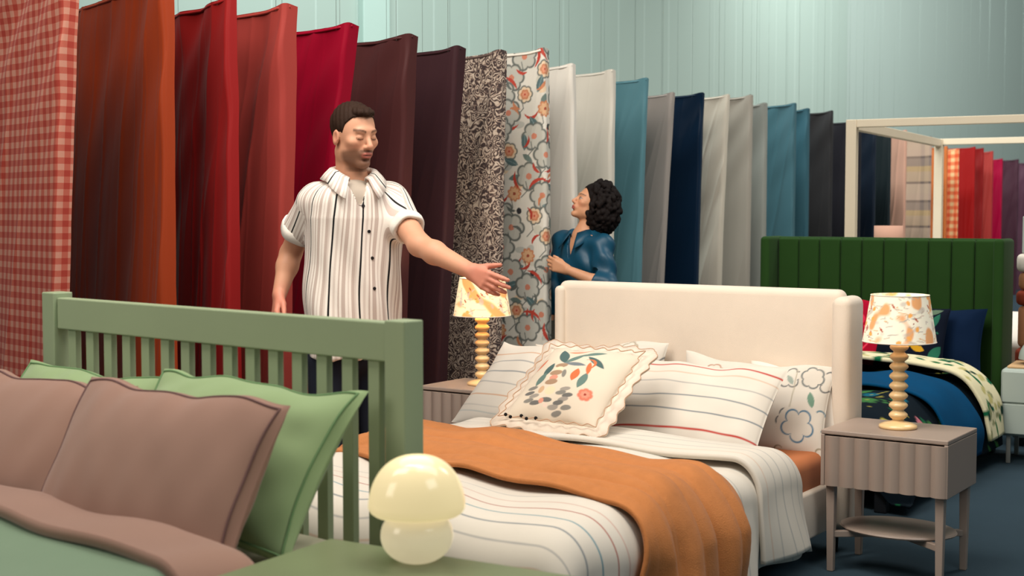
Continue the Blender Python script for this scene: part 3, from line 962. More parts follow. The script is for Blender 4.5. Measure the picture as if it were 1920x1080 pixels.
def nightstand(fr, label):
    t = fr_empty('fluted_nightstand', fr, label, 'nightstand', 'fluted nightstands beside the cream bed')
    w, d, h = NS_W, NS_D, NS_H
    box('top', 0, w, 0, d, h - .018, h, M['taupe_wood'], t, bev=.004)
    box('side_panel', 0, .016, 0, d, h - .225, h - .018, M['taupe_wood'], t, bev=.003)
    box('side_panel', w - .016, w, 0, d, h - .225, h - .018, M['taupe_wood'], t, bev=.003)
    box('back_panel', .016, w - .016, d - .014, d, h - .225, h - .018, M['taupe_wood'], t, bev=.002)
    box('bottom_panel', .016, w - .016, .012, d - .014, h - .215, h - .2, M['taupe_wood'], t, bev=.002)
    # drawer with eight convex flutes
    nfl, per = 8, 10
    x0, x1 = .018, w - .003
    f = np.linspace(0, nfl, nfl * per + 1)
    xs = x0 + (x1 - x0) * f / nfl
    ys = -.014 * np.sin(PI * (f % 1)) ** .8
    ys[::per] = 0
    zt, zb = h - .024, h - .222
    fr_v = np.concatenate([np.stack([xs, ys, np.full_like(xs, zt)], -1), np.stack([xs, ys, np.full_like(xs, zb)], -1)])
    top_v = np.concatenate([np.stack([xs, ys, np.full_like(xs, zt)], -1), np.stack([xs, np.full_like(xs, .02), np.full_like(xs, zt)], -1)])
    bot_v = top_v.copy(); bot_v[:, 2] = zb
    m = len(xs)
    g = grid_faces(2, m)
    mesh_np('drawer', np.concatenate([fr_v, top_v, bot_v]), np.concatenate([g[:, ::-1], g + 2 * m, g[:, ::-1] + 4 * m]), M['taupe_wood'], t, smooth=False)
    for u, v in ((.035, .035), (w - .035, .035), (.035, d - .035), (w - .035, d - .035)):
        bm = box_bm(-.018, .018, -.018, .018, 0, h - .222, .004, 2)
        for vv in bm.verts:
            k = .72 + .28 * vv.co.z / (h - .222)
            vv.co.x *= k; vv.co.y *= k
        bmesh.ops.translate(bm, vec=(u, v, 0), verts=bm.verts)
        bm_obj('leg', bm, M['taupe_wood'], t)
    pr = [(.001, .165), (1, .165), (1.02, .171), (1, .178), (.001, .178)]
    ang = np.linspace(0, 2 * PI, 48, endpoint=False)
    V = np.array([[w / 2 + .228 * r * math.cos(a), d / 2 + .178 * r * math.sin(a), z] for r, z in pr for a in ang])
    mesh_np('oval_shelf', V, grid_faces(5, 48, True), M['taupe_wood'], t, smooth=False)
    dg = math.hypot(w - .07, d - .07)
    for sg in (-1, 1):
        Mx = Matrix.Translation((w / 2, d / 2, 0)) @ Matrix.Rotation(sg * math.atan2(d - .07, w - .07), 4, 'Z')
        bm_obj('shelf_crossbar', box_bm(-dg / 2, dg / 2, -.012, .012, .138 + .0005 * sg, .164 + .0005 * sg, .003, 2, None, Mx), M['taupe_wood'], t)
    return t


NR = Frame(1.2331, 5.4239, .5985)
NL = Frame(-.464, 6.7826, .5985)
nightstand(NR, 'taupe nightstand with fluted drawer and oval shelf, right of the bed')
nightstand(NL, 'taupe fluted nightstand under the glowing lamp, left of the bed')


def shade_pat(seed, warm):
    def f(A, Z):
        P = Print(A, Z, lin(240, 218, 172) if warm > .5 else lin(232, 222, 200))
        rg = np.random.default_rng(seed)
        L = A.max()
        P2 = fnoise(A * 9, Z * 9, seed, 7, .5, 1.5)
        k = np.clip((P2.ravel() - (.15 if warm > .5 else .30)) * 2.2, 0, 1)[:, None]
        P.c = P.c * (1 - .8 * k) + np.array(lin(214, 132, 44)[:3]) * k * .8
        k = np.clip((fnoise(A * 12, Z * 12, seed + 4, 7, .5, 1.6).ravel() - .8) * 3, 0, 1)[:, None]
        P.c = P.c * (1 - .6 * k) + np.array(lin(170, 160, 150)[:3]) * k * .6
        for _ in range(130):
            x, z = rg.uniform(0, L), rg.uniform(0, .19)
            P.line([(x, z), (x + rg.uniform(-.025, .025), z + rg.uniform(-.008, .008)), (x + rg.uniform(-.03, .03), z + rg.uniform(-.012, .012))], .0018, [lin(186, 168, 146), lin(170, 162, 150), lin(206, 160, 110)][rg.integers(3)])
        for _ in range(16):
            x, z = rg.uniform(0, L), rg.uniform(.03, .15)
            P.leaf(x, z, .03, .005, 2.3, lin(160, 60, 34))
            P.ell(x - .012, z - .016, .004, .004, 0, lin(130, 44, 30))
        for _ in range(24):
            P.ell(rg.uniform(0, L), rg.uniform(0, .19), .012, .009, rg.uniform(0, 3), lin(228, 160, 84))
        return P.c
    return f


def bobbin_lamp(pos, label, shade_mat, seed, watts):
    t = empty('bobbin_table_lamp', pos, 0, label, 'lamp', 'bobbin table lamps on the nightstands')
    lathe('base', [(.001, 0), (.072, 0), (.076, .006), (.074, .014), (.055, .022), (.03, .028), (.02, .034)], M['bobbin'], t, n=36)
    pr = [(.020, .030)]
    for k in range(8):
        z0 = .034 + k * .039
        for q in np.linspace(0, 1, 9)[:-1]:
            pr.append((.021 + .0165 * math.sin(PI * q) ** 1.3, z0 + .039 * q))
    pr += [(.021, .346), (.012, .348), (.012, .36)]
    lathe('bobbin_column', pr, M['bobbin'], t, n=28)
    n, nz = 180, 60
    a = np.linspace(0, 2 * PI, n, endpoint=False)
    zz = np.linspace(0, 1, nz)
    A, Z = np.meshgrid(a, zz)
    R = .144 - .031 * Z
    V = np.stack([R * np.cos(A), R * np.sin(A), .347 + .19 * Z], -1).reshape(-1, 3)
    c = shade_pat(seed, watts)(A * .14, Z * .19)
    sh = mesh_np('lamp_shade', V, grid_faces(nz, n, True), shade_mat, t, True, c)
    md = sh.modifiers.new('thickness', 'SOLIDIFY'); md.thickness = .002
    for rr, z in ((.1435, .349), (.1135, .535)):
        tube('shade_ring', [(rr * math.cos(q), rr * math.sin(q), z) for q in np.linspace(0, 2 * PI, 48, endpoint=False)], .002, M['white_cotton'], t, n=5, closed=True)
    lathe('bulb', [(.001, .36), (.014, .362), (.016, .385), (.03, .42), (.03, .44), (.018, .462), (.001, .47)], surf('lamp_bulb_glow', lin(255, 230, 180), var=0, emis=(lin(255, 214, 150), 12.0 * watts)), t, n=16)
    d = bpy.data.lights.new('lamp_light', 'POINT'); d.energy = 5 * watts; d.color = (1, .78, .48); d.shadow_soft_size = .05
    l = bpy.data.objects.new('lamp_light', d); link(l, t); l.location = (0, 0, .50)
    return t


sh_on = surf('lit_printed_shade', None, rough=.9, attr=True, var=0, emis=(None, .62))
sh_dim = surf('dim_printed_shade', None, rough=.9, attr=True, var=0, emis=(None, .32))
bobbin_lamp(NR.p(.245, .20, NS_H), 'cream bobbin lamp with printed shade on the right nightstand', sh_dim, 4, .12)
bobbin_lamp(NL.p(.245, .20, NS_H), 'glowing bobbin lamp behind the man\'s outstretched hand', sh_on, 11, 1.0)

# ---- sage slatted bed in the foreground
GB = Frame(-.280, 3.530, .698)
gw = 1.621
gb = fr_empty('slatted_bed', GB, 'sage green painted wooden bed with slatted headboard, nearest the camera', 'bed')
box('headboard_post', -.036, .036, -.036, .036, 0, 1.165, M['sage'], gb, bev=.004)
box('headboard_post', -gw - .036, -gw + .036, -.036, .036, 0, 1.175, M['sage'], gb, bev=.004)
box('top_rail', -gw + .036, -.036, -.024, .020, 1.055, 1.158, M['sage'], gb, bev=.004)
box('lower_rail', -gw + .036, -.036, -.016, .016, .30, .42, M['sage'], gb, bev=.003)
slat = None
for i in range(15):
    u = -gw + (i + 1) * gw / 16
    if slat is None: slat = box('slat', -.021, .021, -.011, .011, .41, 1.06, M['sage'], gb, bev=.002)
    else:
        c = slat.copy(); COL.objects.link(c); c.parent = gb; slat_ = c
    (slat if i == 0 else slat_).location = (u, 0, 0)
box('side_rail', -.03, .0, -2.1, -.036, .22, .38, M['sage'], gb, bev=.004)
box('side_rail', -gw, -gw + .03, -2.1, -.036, .22, .38, M['sage'], gb, bev=.004)
box('slat_base', -gw + .03, -.03, -2.1, -.04, .30, .33, M['canopy'], gb, bev=.003)
m2 = box('mattress', -gw + .035, -.035, -2.08, -.05, .332, .575, M['cream_sheet'], None, bev=.05, seg=5)
place(m2, GB)
tag(m2, 'pale sheeted mattress on the sage slatted bed', 'mattress')


def gb_pillow(u, v, z, w, h, T, lean, mat, seam, label, group, seed, roll=0., yaw=0., **kw):
    e, up, n = GB.axes(lean, yaw, roll)
    return pillow('pillow', w, h, T, mat, GB.p(u, v, z), e, up, n, label, 'pillow', group, None, seed, seam=(seam, .0035), n=(90, 64), inset=2, **kw)


gb_pillow(-1.22, -.20, .765, .86, .44, .17, .55, M['green_linen'], M['green_seam'], 'light green pillow at the left, half behind the mauve pillow', 'green pillows against the slats', 41, pinch=.08, wr=.006)
gb_pillow(-.46, -.235, .785, .86, .48, .19, .60, M['green_linen'], M['green_seam'], 'light green pillow leaning on the slats by the right post', 'green pillows against the slats', 42, pinch=.08, wr=.006)
gb_pillow(-1.24, -.36, .745, .86, .46, .17, .50, M['mauve_linen'], M['mauve_seam'], 'dusty mauve pillow cut off by the left picture edge', 'mauve pillows on the sage bed', 43, pinch=.07, wr=.004)
gb_pillow(-.50, -.43, .765, .86, .47, .19, .48, M['mauve_linen'], M['mauve_seam'], 'large dusty mauve pillow in front of the green pillow', 'mauve pillows on the sage bed', 44, pinch=.05, wr=.004)

gd = drape('duvet', None, -1.68, .06, -.60, -2.1, .640, .14, .30, .30, 0, M['duvet_green'], 110, 120, seed=33, wr=.012, wave=.03, crown=.02, wfreq=(.8, 2.4), thick=.02)
place(gd, GB)
tag(gd, 'light green duvet on the sage bed at lower left', 'duvet')
drape('folded_cuff', gd, -1.69, .075, -.50, -.72, .672, .14, .32, .32, 0, M['mauve_linen'], 110, 40, seed=34, wr=.008, wave=.03, crown=.02, wfreq=(.8, 2.4), thick=.03, headroll=.02)

# ---- sage nightstand in front, with the mushroom lamp
SN = Frame(-.443, 3.304, .535)
sn = fr_empty('bedside_table', SN, 'sage green bedside table under the mushroom lamp at the bottom', 'nightstand')
box('top', 0, .78, -.46, 0, .628, .65, M['sage_dark'], sn, bev=.008, seg=3)
box('drawer_case', .02, .76, -.44, -.015, .46, .628, M['sage_dark'], sn, bev=.004)
box('drawer_front', .04, .74, -.452, -.44, .475, .615, M['sage'], sn, bev=.004)
for u, v in ((.04, -.035), (.74, -.035), (.04, -.42), (.74, -.42)):
    box('leg', u - .02, u + .02, v - .02, v + .02, 0, .46, M['sage_dark'], sn, bev=.003)
mp = on_z(782, 1052, .65)
ml = empty('mushroom_lamp', mp, 0, 'glowing white glass mushroom lamp on the sage bedside table', 'lamp')


def opal(name, col, strength):
    return surf(name, lin(176, 166, 140), rough=.14, spec=.45, coat=.0, var=.05, vscale=14, emis=(lin(*col), strength))


pr = [(.001, 0.0)]
for q in np.linspace(-.80, .76, 20):
    pr.append((.083 * math.cos(q * PI / 2 * .98) ** .9, .0605 + .0636 * math.sin(q * PI / 2)))
pr += [(.034, .122)]
lathe('glass_base', pr, opal('opal_glass_base', (250, 232, 188), .46), ml, n=48)
pr = [(.03, .112), (.07, .108), (.098, .110), (.106, .116)]
for q in np.linspace(0.02, 1, 22):
    a = q * PI / 2
    pr.append((.1105 * math.cos(a) ** .82 + .0005, .122 + .122 * math.sin(a) ** 1.02))
lathe('glass_cap', pr, opal('opal_glass_cap', (252, 228, 168), .62), ml, n=48)
lathe('neck_ring', [(.05, .098), (.058, .102), (.058, .112), (.05, .115)], surf('lit_neck_glass', lin(250, 232, 170), var=0, emis=(lin(255, 226, 140), 1.1)), ml, n=36)
d = bpy.data.lights.new('lamp_light', 'POINT'); d.energy = 1.2; d.color = (1, .84, .55); d.shadow_soft_size = .1
l = bpy.data.objects.new('lamp_light', d); link(l, ml); l.location = (0, 0, .30)

# ---- green velvet bed at the right
VB = Frame(2.951, 8.107, .5865)
vw = 1.5237
vb = fr_empty('velvet_bed', VB, 'dark green velvet bed with channel tufted headboard at the right', 'bed')
box('headboard_back', -vw + .02, -.02, .03, .11, .16, 1.275, M['velvet'], vb, bev=.012, seg=3)
nch = 10
cw = (vw - .13) / nch
for i in range(nch):
    u0 = -vw + .065 + i * cw
    o = box('channel_panel', u0 + .001, u0 + cw - .001, -.012, .055, .30, 1.268, M['velvet'], vb, bev=.016, seg=4)
for u0, u1 in ((-vw, -vw + .062), (-.062, 0)):
    box('headboard_wing', u0, u1, -.16, .11, .16, 1.278, M['velvet'], vb, bev=.024, seg=4)
box('bed_base', -vw + .04, -.04, -2.05, .0, .16, .34, M['velvet'], vb, bev=.03, seg=3)
for u, v in ((-.09, -.03), (-vw + .09, -.03), (-.09, -1.99), (-vw + .09, -1.99)):
    box('leg', u - .03, u + .03, v - .03, v + .03, 0, .17, M['dark_leg'], vb, bev=.006)
m3 = box('mattress', -vw + .07, -.07, -2.03, -.025, .342, .43, M['navy_velvet'], None, bev=.04, seg=4)
place(m3, VB)
tag(m3, 'navy sheeted mattress on the green velvet bed', 'mattress')


def jungle(seed, cream=False):
    def f(S, T):
        P = Print(S, T, lin(226, 216, 178) if cream else lin(16, 26, 34))
        rg = np.random.default_rng(seed)
        cols = [lin(30, 92, 60), lin(60, 110, 60), lin(170, 160, 70), lin(180, 30, 34), lin(200, 120, 130), lin(20, 90, 110), lin(200, 180, 140)]
        ccols = [lin(24, 100, 66), lin(60, 112, 70), lin(190, 180, 120), lin(150, 150, 110), lin(24, 60, 50)]
        for _ in range(320 if not cream else 120):
            x, y = rg.uniform(S.min(), S.max()), rg.uniform(T.min(), T.max())
            if cream:
                P.leaf(x, y, rg.uniform(.05, .12), rg.uniform(.015, .03), rg.uniform(0, 6), ccols[rg.integers(5)])
            else:
                m = rg.integers(3)
                c = cols[rg.integers(7)]
                if m == 0: P.leaf(x, y, rg.uniform(.08, .16), .018, rg.uniform(0, 6), cols[rg.integers(3)])
                elif m == 1: P.flower(x, y, rg.uniform(.025, .045), c, 5, .008, c, rg.uniform(0, 1), cols[2], .3)
                else: P.line([(x, y), (x + rg.uniform(-.06, .06), y + rg.uniform(-.06, .06))], .005, cols[rg.integers(3)])
        return P.c
    return f


vd = drape('duvet', None, -vw - .02, .05, -.34, -2.02, .47, .28, .34, .36, .35, M['paint_dark'], 140, 170, seed=51, wr=.012, wave=.03, crown=.04, pattern=jungle(3), flare=.12)
place(vd, VB)
tag(vd, 'dark jungle print duvet on the green velvet bed', 'duvet')
drape('folded_cuff', vd, -vw - .03, .075, -.40, -.74, .560, .28, .36, .38, 0, M['paint_dark'], 140, 50, seed=52, wr=.008, wave=.02, crown=.045, pattern=jungle(6, True), flare=.18, thick=.02)
vt = drape('throw_blanket', None, -vw - .03, .07, -.80, -1.40, .497, .28, .35, .38, 0, M['blue_throw'], 110, 60, seed=53, wr=.010, wave=.03, crown=.045, flare=.12, thick=.015)
place(vt, VB)
tag(vt, 'petrol blue velvet throw across the jungle print duvet', 'blanket')


def vb_pillow(name, u, v, z, w, h, T, lean, mat, label, seed, pattern=None, cat='cushion', **kw):
    e, up, n = VB.axes(lean, kw.pop('yaw', 0), kw.pop('roll', 0))
    return pillow(name, w, h, T, mat, VB.p(u, v, z), e, up, n, label, cat, None, pattern, seed, **kw)


def flamingo(U, V):
    P = Print(U, V, lin(158, 8, 40))
    pk = lin(226, 60, 90)
    P.ell(-.02, .06, .07, .045, .2, lin(206, 40, 70))
    P.line([(-.09, .07), (-.12, .12), (-.10, .17), (-.06, .17)], .008, pk)
    P.line([(-.01, .02), (.03, -.06), (-.06, -.13), (-.1, -.2)], .005, pk)
    P.line([(.05, .03), (.10, -.05), (.03, -.14), (-.02, -.19)], .005, pk)
    P.line([(.14, .1), (.2, .0), (.22, -.16)], .005, lin(190, 30, 60))
    return P.c


def butterfly(U, V):
    P = Print(U, V, lin(14, 20, 34))
    y, g, r = lin(200, 150, 40), lin(40, 100, 80), lin(170, 24, 34)
    for s in (-1, 1):
        P.leaf(s * .06 + .02, -.02, .15, .03, s * .5, y)
        P.leaf(s * .04 + .02, -.07, .09, .022, s * -.3, y)
        P.leaf(s * .14, .1, .12, .02, s * 1.2, g)
    P.ell(.02, .12, .05, .028, .1, r)
    P.leaf(.16, -.1, .13, .03, 1.0, g); P.leaf(.12, .16, .12, .02, .4, lin(90, 110, 90)); P.ell(.17, -.17, .02, .012, .3, lin(170, 190, 200))
    for k in range(16):
        P.ell(-.18 + .023 * k, .05 * math.sin(k), .01, .006, k, [g, lin(60, 84, 60), lin(30, 60, 80)][k % 3])
    return P.c


vb_pillow('pillow', -.42, -.18, .655, .66, .44, .16, .25, M['navy_velvet'], 'plain navy pillow at the right of the velvet headboard', 61, cat='pillow')
vb_pillow('pillow', -1.12, -.17, .64, .66, .42, .16, .25, M['navy_velvet'], 'plain navy pillow hidden behind the cream headboard wing', 62, cat='pillow')
vb_pillow('cushion', -.80, -.32, .70, .44, .42, .13, .38, M['paint_dark'], 'crimson cushion with pink flamingo print, left of the lamp', 63, flamingo, n=(110, 110))
vb_pillow('cushion', -.47, -.36, .685, .42, .40, .13, .40, M['paint_dark'], 'dark cushion with yellow butterfly, right of the lamp column', 64, butterfly, n=(110, 110))

# ---- grey two-drawer bedside at the right edge, with tray and dome lamp
_g = on_z(1885, 867, 0)
GN = Frame(_g[0] - .045, _g[1] - .02, .50)
gn = fr_empty('drawer_nightstand', GN, 'pale grey two drawer nightstand on steel legs at the right edge', 'nightstand')
box('case', 0, .46, 0, .38, .16, .545, M['grey_lacquer'], gn, bev=.025, seg=4)
box('drawer', .012, .448, -.012, 0, .175, .345, M['grey_lacquer'], gn, bev=.004)
box('drawer', .012, .448, -.012, 0, .355, .530, M['grey_lacquer'], gn, bev=.004)
box('top_tray', .03, .43, .03, .35, .545, .560, M['oak'], gn, bev=.006, seg=3)
for u, v in ((.045, .04), (.415, .04), (.045, .34), (.415, .34)):
    box('leg', u - .012, u + .012, v - .012, v + .012, 0, .165, M['steel'], gn, bev=.002)
dl = empty('dome_lamp', GN.p(.20, .18, .56), 0, 'grey dome lamp on the oak topped nightstand at the right edge', 'lamp')
lathe('lamp_base', [(.001, 0), (.06, 0), (.06, .012), (.012, .018), (.012, .1)], M['grey_lacquer'], dl, n=24)
lathe('dome_shade', [(.13, .03)] + [(.13 * math.cos(a), .03 + .13 * math.sin(a)) for a in np.linspace(.05, PI / 2 - .01, 12)], M['grey_lacquer'], dl, n=32)

# ---- tall pale frame bed behind, with its bedding at the right edge
CB = Frame(2.30, 9.30, .50)
cb = fr_empty('four_poster_bed', CB, 'pale wooden four poster bed frame rising behind the green headboard', 'bed')
zt = 2.055
for u in (0, 1.75):
    for v in (0, 2.85):
        box('post', u - .035, u + .035, v - .035, v + .035, 0, zt, M['canopy'], cb, bev=.004)
for v in (0, 2.85):
    box('canopy_beam', .035, 1.715, v - .028, v + .028, zt - .052, zt, M['canopy'], cb, bev=.004)
for u in (0, 1.75):
    box('canopy_beam', u - .028, u + .028, .035, 2.815, zt - .066, zt - .004, M['canopy'], cb, bev=.004)
for u in (0, 1.75):
    box('side_rail', u - .02, u + .02, .035, 2.815, .25, .40, M['canopy'], cb, bev=.004)
for v in (0, 2.85):
    box('end_rail', .035, 1.715, v - .02, v + .02, .25, .40, M['canopy'], cb, bev=.004)
box('slat_base', .02, 1.73, .03, 2.81, .30, .33, M['canopy'], cb, bev=.003)
m4 = box('mattress', .03, 1.72, .04, 2.80, .332, .60, M['white_cotton'], None, bev=.05, seg=4)
place(m4, CB)
tag(m4, 'white mattress on the pale four poster bed', 'mattress')
DKF = Frame(3.075, 8.36, .5)
dk = fr_empty('low_dresser', DKF, 'pale grey low dresser under piled blankets at the right edge', 'dresser')
box('carcass', 0, .9, 0, .34, .05, .44, M['grey_lacquer'], dk, bev=.01)
box('drawer', .02, .44, -.012, 0, .07, .42, M['grey_lacquer'], dk, bev=.004)
box('drawer', .46, .88, -.012, 0, .07, .42, M['grey_lacquer'], dk, bev=.004)
for u, v in ((.04, .04), (.86, .04), (.04, .30), (.86, .30)):
    box('foot', u - .02, u + .02, v - .02, v + .02, 0, .055, M['dark_leg'], dk, bev=.003)
for k, (z0, z1, mm, lb) in enumerate([(.442, .60, 'brick_linen', 'folded brick red blanket lowest on the dresser at the right edge'), (.602, .86, 'tan_linen', 'thick folded tan blanket in the middle of the blanket pile'),
                                      (.862, .955, 'brick_linen', 'folded brick red blanket on the thick tan blanket'), (.957, 1.065, 'tan_linen', 'thin folded tan blanket below the white folded duvet'),
                                      (1.067, 1.18, 'white_cotton', 'white folded duvet topmost of the blanket pile')]):
    o = box('folded_blanket', .0 + .012 * (k % 2), .75, .03 + .01 * (k % 2), .31, z0, z1, M[mm], None, bev=.032, seg=4)
    place(o, DKF)
    tag(o, lb, 'blanket', 'folded blankets on the dresser')
sb = box('storage_box', .03, .40, .05, .30, 1.182, 1.41, M['grey_lacquer'], None, bev=.008)
place(sb, DKF)
tag(sb, 'grey box standing on the white folded duvet at the right edge', 'box')

# table lamp with a drum shade behind the green headboard
lp = at_depth(1666, 432, 8.86)
tb = empty('side_cabinet', (lp[0], lp[1], 0), -.5, 'pale cabinet under the pink drum lamp behind the headboard', 'cabinet')
box('case', -.2, .2, -.15, .15, .08, .80, M['canopy'], tb, bev=.008)
box('door', -.185, .185, -.162, -.15, .1, .78, M['canopy'], tb, bev=.004)
for u, v in ((-.16, -.13), (.16, -.13), (-.16, .13), (.16, .13)):
    box('leg', u - .015, u + .015, v - .015, v + .015, 0, .085, M['dark_leg'], tb, bev=.002)
dr = empty('drum_lamp', (lp[0], lp[1], .80), 0, 'table lamp whose dusty pink drum shade peeks over the headboard', 'lamp')
lathe('lamp_base', [(.001, 0), (.07, 0), (.07, .015), (.02, .03), (.035, .12), (.05, .2), (.02, .28), (.012, .34)], M['bobbin'], dr, n=24)
zt2 = lp[2] + .03 - .80
s2 = lathe('drum_shade', [(.091, zt2 - .2), (.091, zt2)], M['pink_shade'], dr, n=40)
md = s2.modifiers.new('thickness', 'SOLIDIFY'); md.thickness = .004


# ------------------------------------------------------------------ people: bodies grown from smooth-blended distance fields
class Vol:
    def __init__(self, lo, hi, h):
        self.h, self.lo = h, np.array(lo, float)
        self.n = np.ceil((np.array(hi) - self.lo) / h).astype(int) + 1
        self.D = np.full(self.n, .2, np.float32)

    def sub(self, lo, hi):
        a = np.clip(np.floor((np.array(lo) - self.lo) / self.h).astype(int), 0, self.n)
        b = np.clip(np.ceil((np.array(hi) - self.lo) / self.h).astype(int) + 1, 0, self.n)
        ax = [self.lo[i] + self.h * np.arange(a[i], b[i], dtype=np.float32) for i in range(3)]
        P = np.stack(np.meshgrid(*ax, indexing='ij'), -1).astype(np.float32)
        return (slice(a[0], b[0]), slice(a[1], b[1]), slice(a[2], b[2])), P

    def put(self, fn, lo, hi, k=.01, op='u'):
        m = k + 3 * self.h
        s, P = self.sub(np.array(lo) - m, np.array(hi) + m)
        if P.size == 0: return
        d = fn(P)
        A = self.D[s]
        if op == 'u':
            t = np.clip(.5 + .5 * (A - d) / k, 0, 1)
            self.D[s] = A * (1 - t) + d * t - k * t * (1 - t)
        else:
            d = -d
            t = np.clip(.5 - .5 * (A - d) / k, 0, 1)
            self.D[s] = A * (1 - t) + d * t + k * t * (1 - t)

    def cone(self, a, b, ra, rb, k=.01, op='u'):
        a, b = np.array(a, np.float32), np.array(b, np.float32)
        ba = b - a
        L = float(ba @ ba) + 1e-9

        def fn(P):
            t = np.clip(((P - a) @ ba) / L, 0, 1)
            return np.linalg.norm(P - a - t[..., None] * ba, axis=-1) - (ra + (rb - ra) * t)
        r = max(ra, rb)
        self.put(fn, np.minimum(a, b) - r, np.maximum(a, b) + r, k, op)

    def ell(self, c, r, R=None, k=.01, op='u'):
        c, r = np.array(c, np.float32), np.array(r, np.float32)
        R = np.eye(3, dtype=np.float32) if R is None else np.asarray(R, np.float32)

        def fn(P):
            q = (P - c) @ R
            k0 = np.linalg.norm(q / r, axis=-1)
            k1 = np.linalg.norm(q / (r * r), axis=-1) + 1e-6
            return k0 * (k0 - 1) / k1
        m = float(r.max())
        self.put(fn, c - m, c + m, k, op)

    def mesh(self):
        D = self.D
        S = (D < 0)
        c = np.zeros(np.array(D.shape) - 1, np.uint8)
        sl = [slice(0, -1), slice(1, None)]
        for i in (0, 1):
            for j in (0, 1):
                for k in (0, 1):
                    c += S[sl[i], sl[j], sl[k]]
        act = np.argwhere((c > 0) & (c < 8))
        ids = np.full(c.shape, -1, np.int32)
        ids[tuple(act.T)] = np.arange(len(act))
        acc = np.zeros((len(act), 3)); cnt = np.zeros(len(act))
        corners = [(i, j, k) for i in (0, 1) for j in (0, 1) for k in (0, 1)]
        for a in corners:
            for ax in range(3):
                if a[ax]: continue
                b = list(a); b[ax] = 1
                da = D[tuple((act + a).T)]; db = D[tuple((act + b).T)]
                m = (da < 0) != (db < 0)
                t = np.where(m, da / (da - db + 1e-12), 0)
                p = np.tile(np.array(a, float), (len(act), 1)); p[:, ax] = t
                acc += p * m[:, None]; cnt += m
        V = self.lo + self.h * (act + acc / cnt[:, None])
        F = []
        for ax in range(3):
            o = [i for i in range(3) if i != ax]
            A = [slice(None)] * 3; B = [slice(None)] * 3
            A[ax], B[ax] = slice(0, -1), slice(1, None)
            sa, sb = S[tuple(A)], S[tuple(B)]
            e = np.argwhere(sa != sb)
            e = e[(e[:, o[0]] > 0) & (e[:, o[1]] > 0) & (e[:, o[0]] < c.shape[o[0]]) & (e[:, o[1]] < c.shape[o[1]])]
            d0 = np.zeros(3, int); d0[o[0]] = 1
            d1 = np.zeros(3, int); d1[o[1]] = 1
            q = np.stack([ids[tuple(e.T)], ids[tuple((e - d0).T)], ids[tuple((e - d0 - d1).T)], ids[tuple((e - d1).T)]], -1)
            fl = sa[tuple(e.T)]
            if ax == 1: fl = ~fl
            q[~fl] = q[~fl][:, ::-1]
            F.append(q)
        F = np.concatenate(F)
        return V, F[(F >= 0).all(1)]


def unit(v):
    v = np.array(v, float)
    return v / np.linalg.norm(v)


def rot3(L, F, U):
    return np.stack([unit(L), unit(F), unit(U)], 1)     # columns: left, forward, up


def make_head(vol, c, R, s=1.0, female=False, lids=True):
    """c head centre, R columns = (person's left, forward, up)"""
    H = lambda p: np.array(c) + R @ (np.array(p) * s)
    el = lambda p, r, k=.012, op='u', rx=None: vol.ell(H(p), np.array(r) * s, R if rx is None else R @ rx, k * s, op)
    j = .93 if female else 1.0
    el((0, -.016, .036), (.075, .096, .086))
    el((0, .012, -.006), (.069 * j, .078, .085), .02)
    el((0, .026, -.056), (.056 * j, .060, .066), .02)
    el((0, .070, -.104), (.027 * j, .021, .020), .022)
    for q in (-1, 1):
        el((q * .047 * j, -.004, -.070), (.016, .034, .026), .03)          # jaw corner
        el((q * .044 * j, .058, -.022), (.022, .022, .018), .02)           # cheekbone
    el((0, .079, .024), (.046, .013, .010 if female else .013), .016)      # brow
    for q in (-1, 1):
        el((q * .031, .097, .000), (.017, .014, .0115), .010, 's')         # socket
        el((q * .031, .0765, -.001), (.0140, .0135, .0120), .004)          # eyeball under the lid
    vol.cone(H((0, .083, .012)), H((0, .108, -.030)), .0075 * s, .0115 * s, .010 * s)
    el((0, .108, -.034), (.0115, .0115, .0095), .006)
    for q in (-1, 1): el((q * .0125, .096, -.037), (.0075, .010, .0075), .006)
    el((0, .082, -.062), (.030, .016, .020), .015)
    el((0, .0965, -.0625), (.021, .0075, .0050 if not female else .006), .005)
    el((0, .0945, -.0735), (.018, .0080, .0060 if not female else .007), .005)
    el((0, .103, -.0680), (.020, .006, .0016), .003, 's')
    el((0, .088, -.086), (.018, .010, .006), .008, 's')
    for q in (-1, 1):
        rx = np.array([[math.cos(q * .35), 0, math.sin(q * .35)], [0, 1, 0], [-math.sin(q * .35), 0, math.cos(q * .35)]])
        el((q * .079, -.012, -.012), (.0075, .019, .031), .006)
        el((q * .0865, -.008, -.008), (.006, .011, .018), .005, 's')
    return H


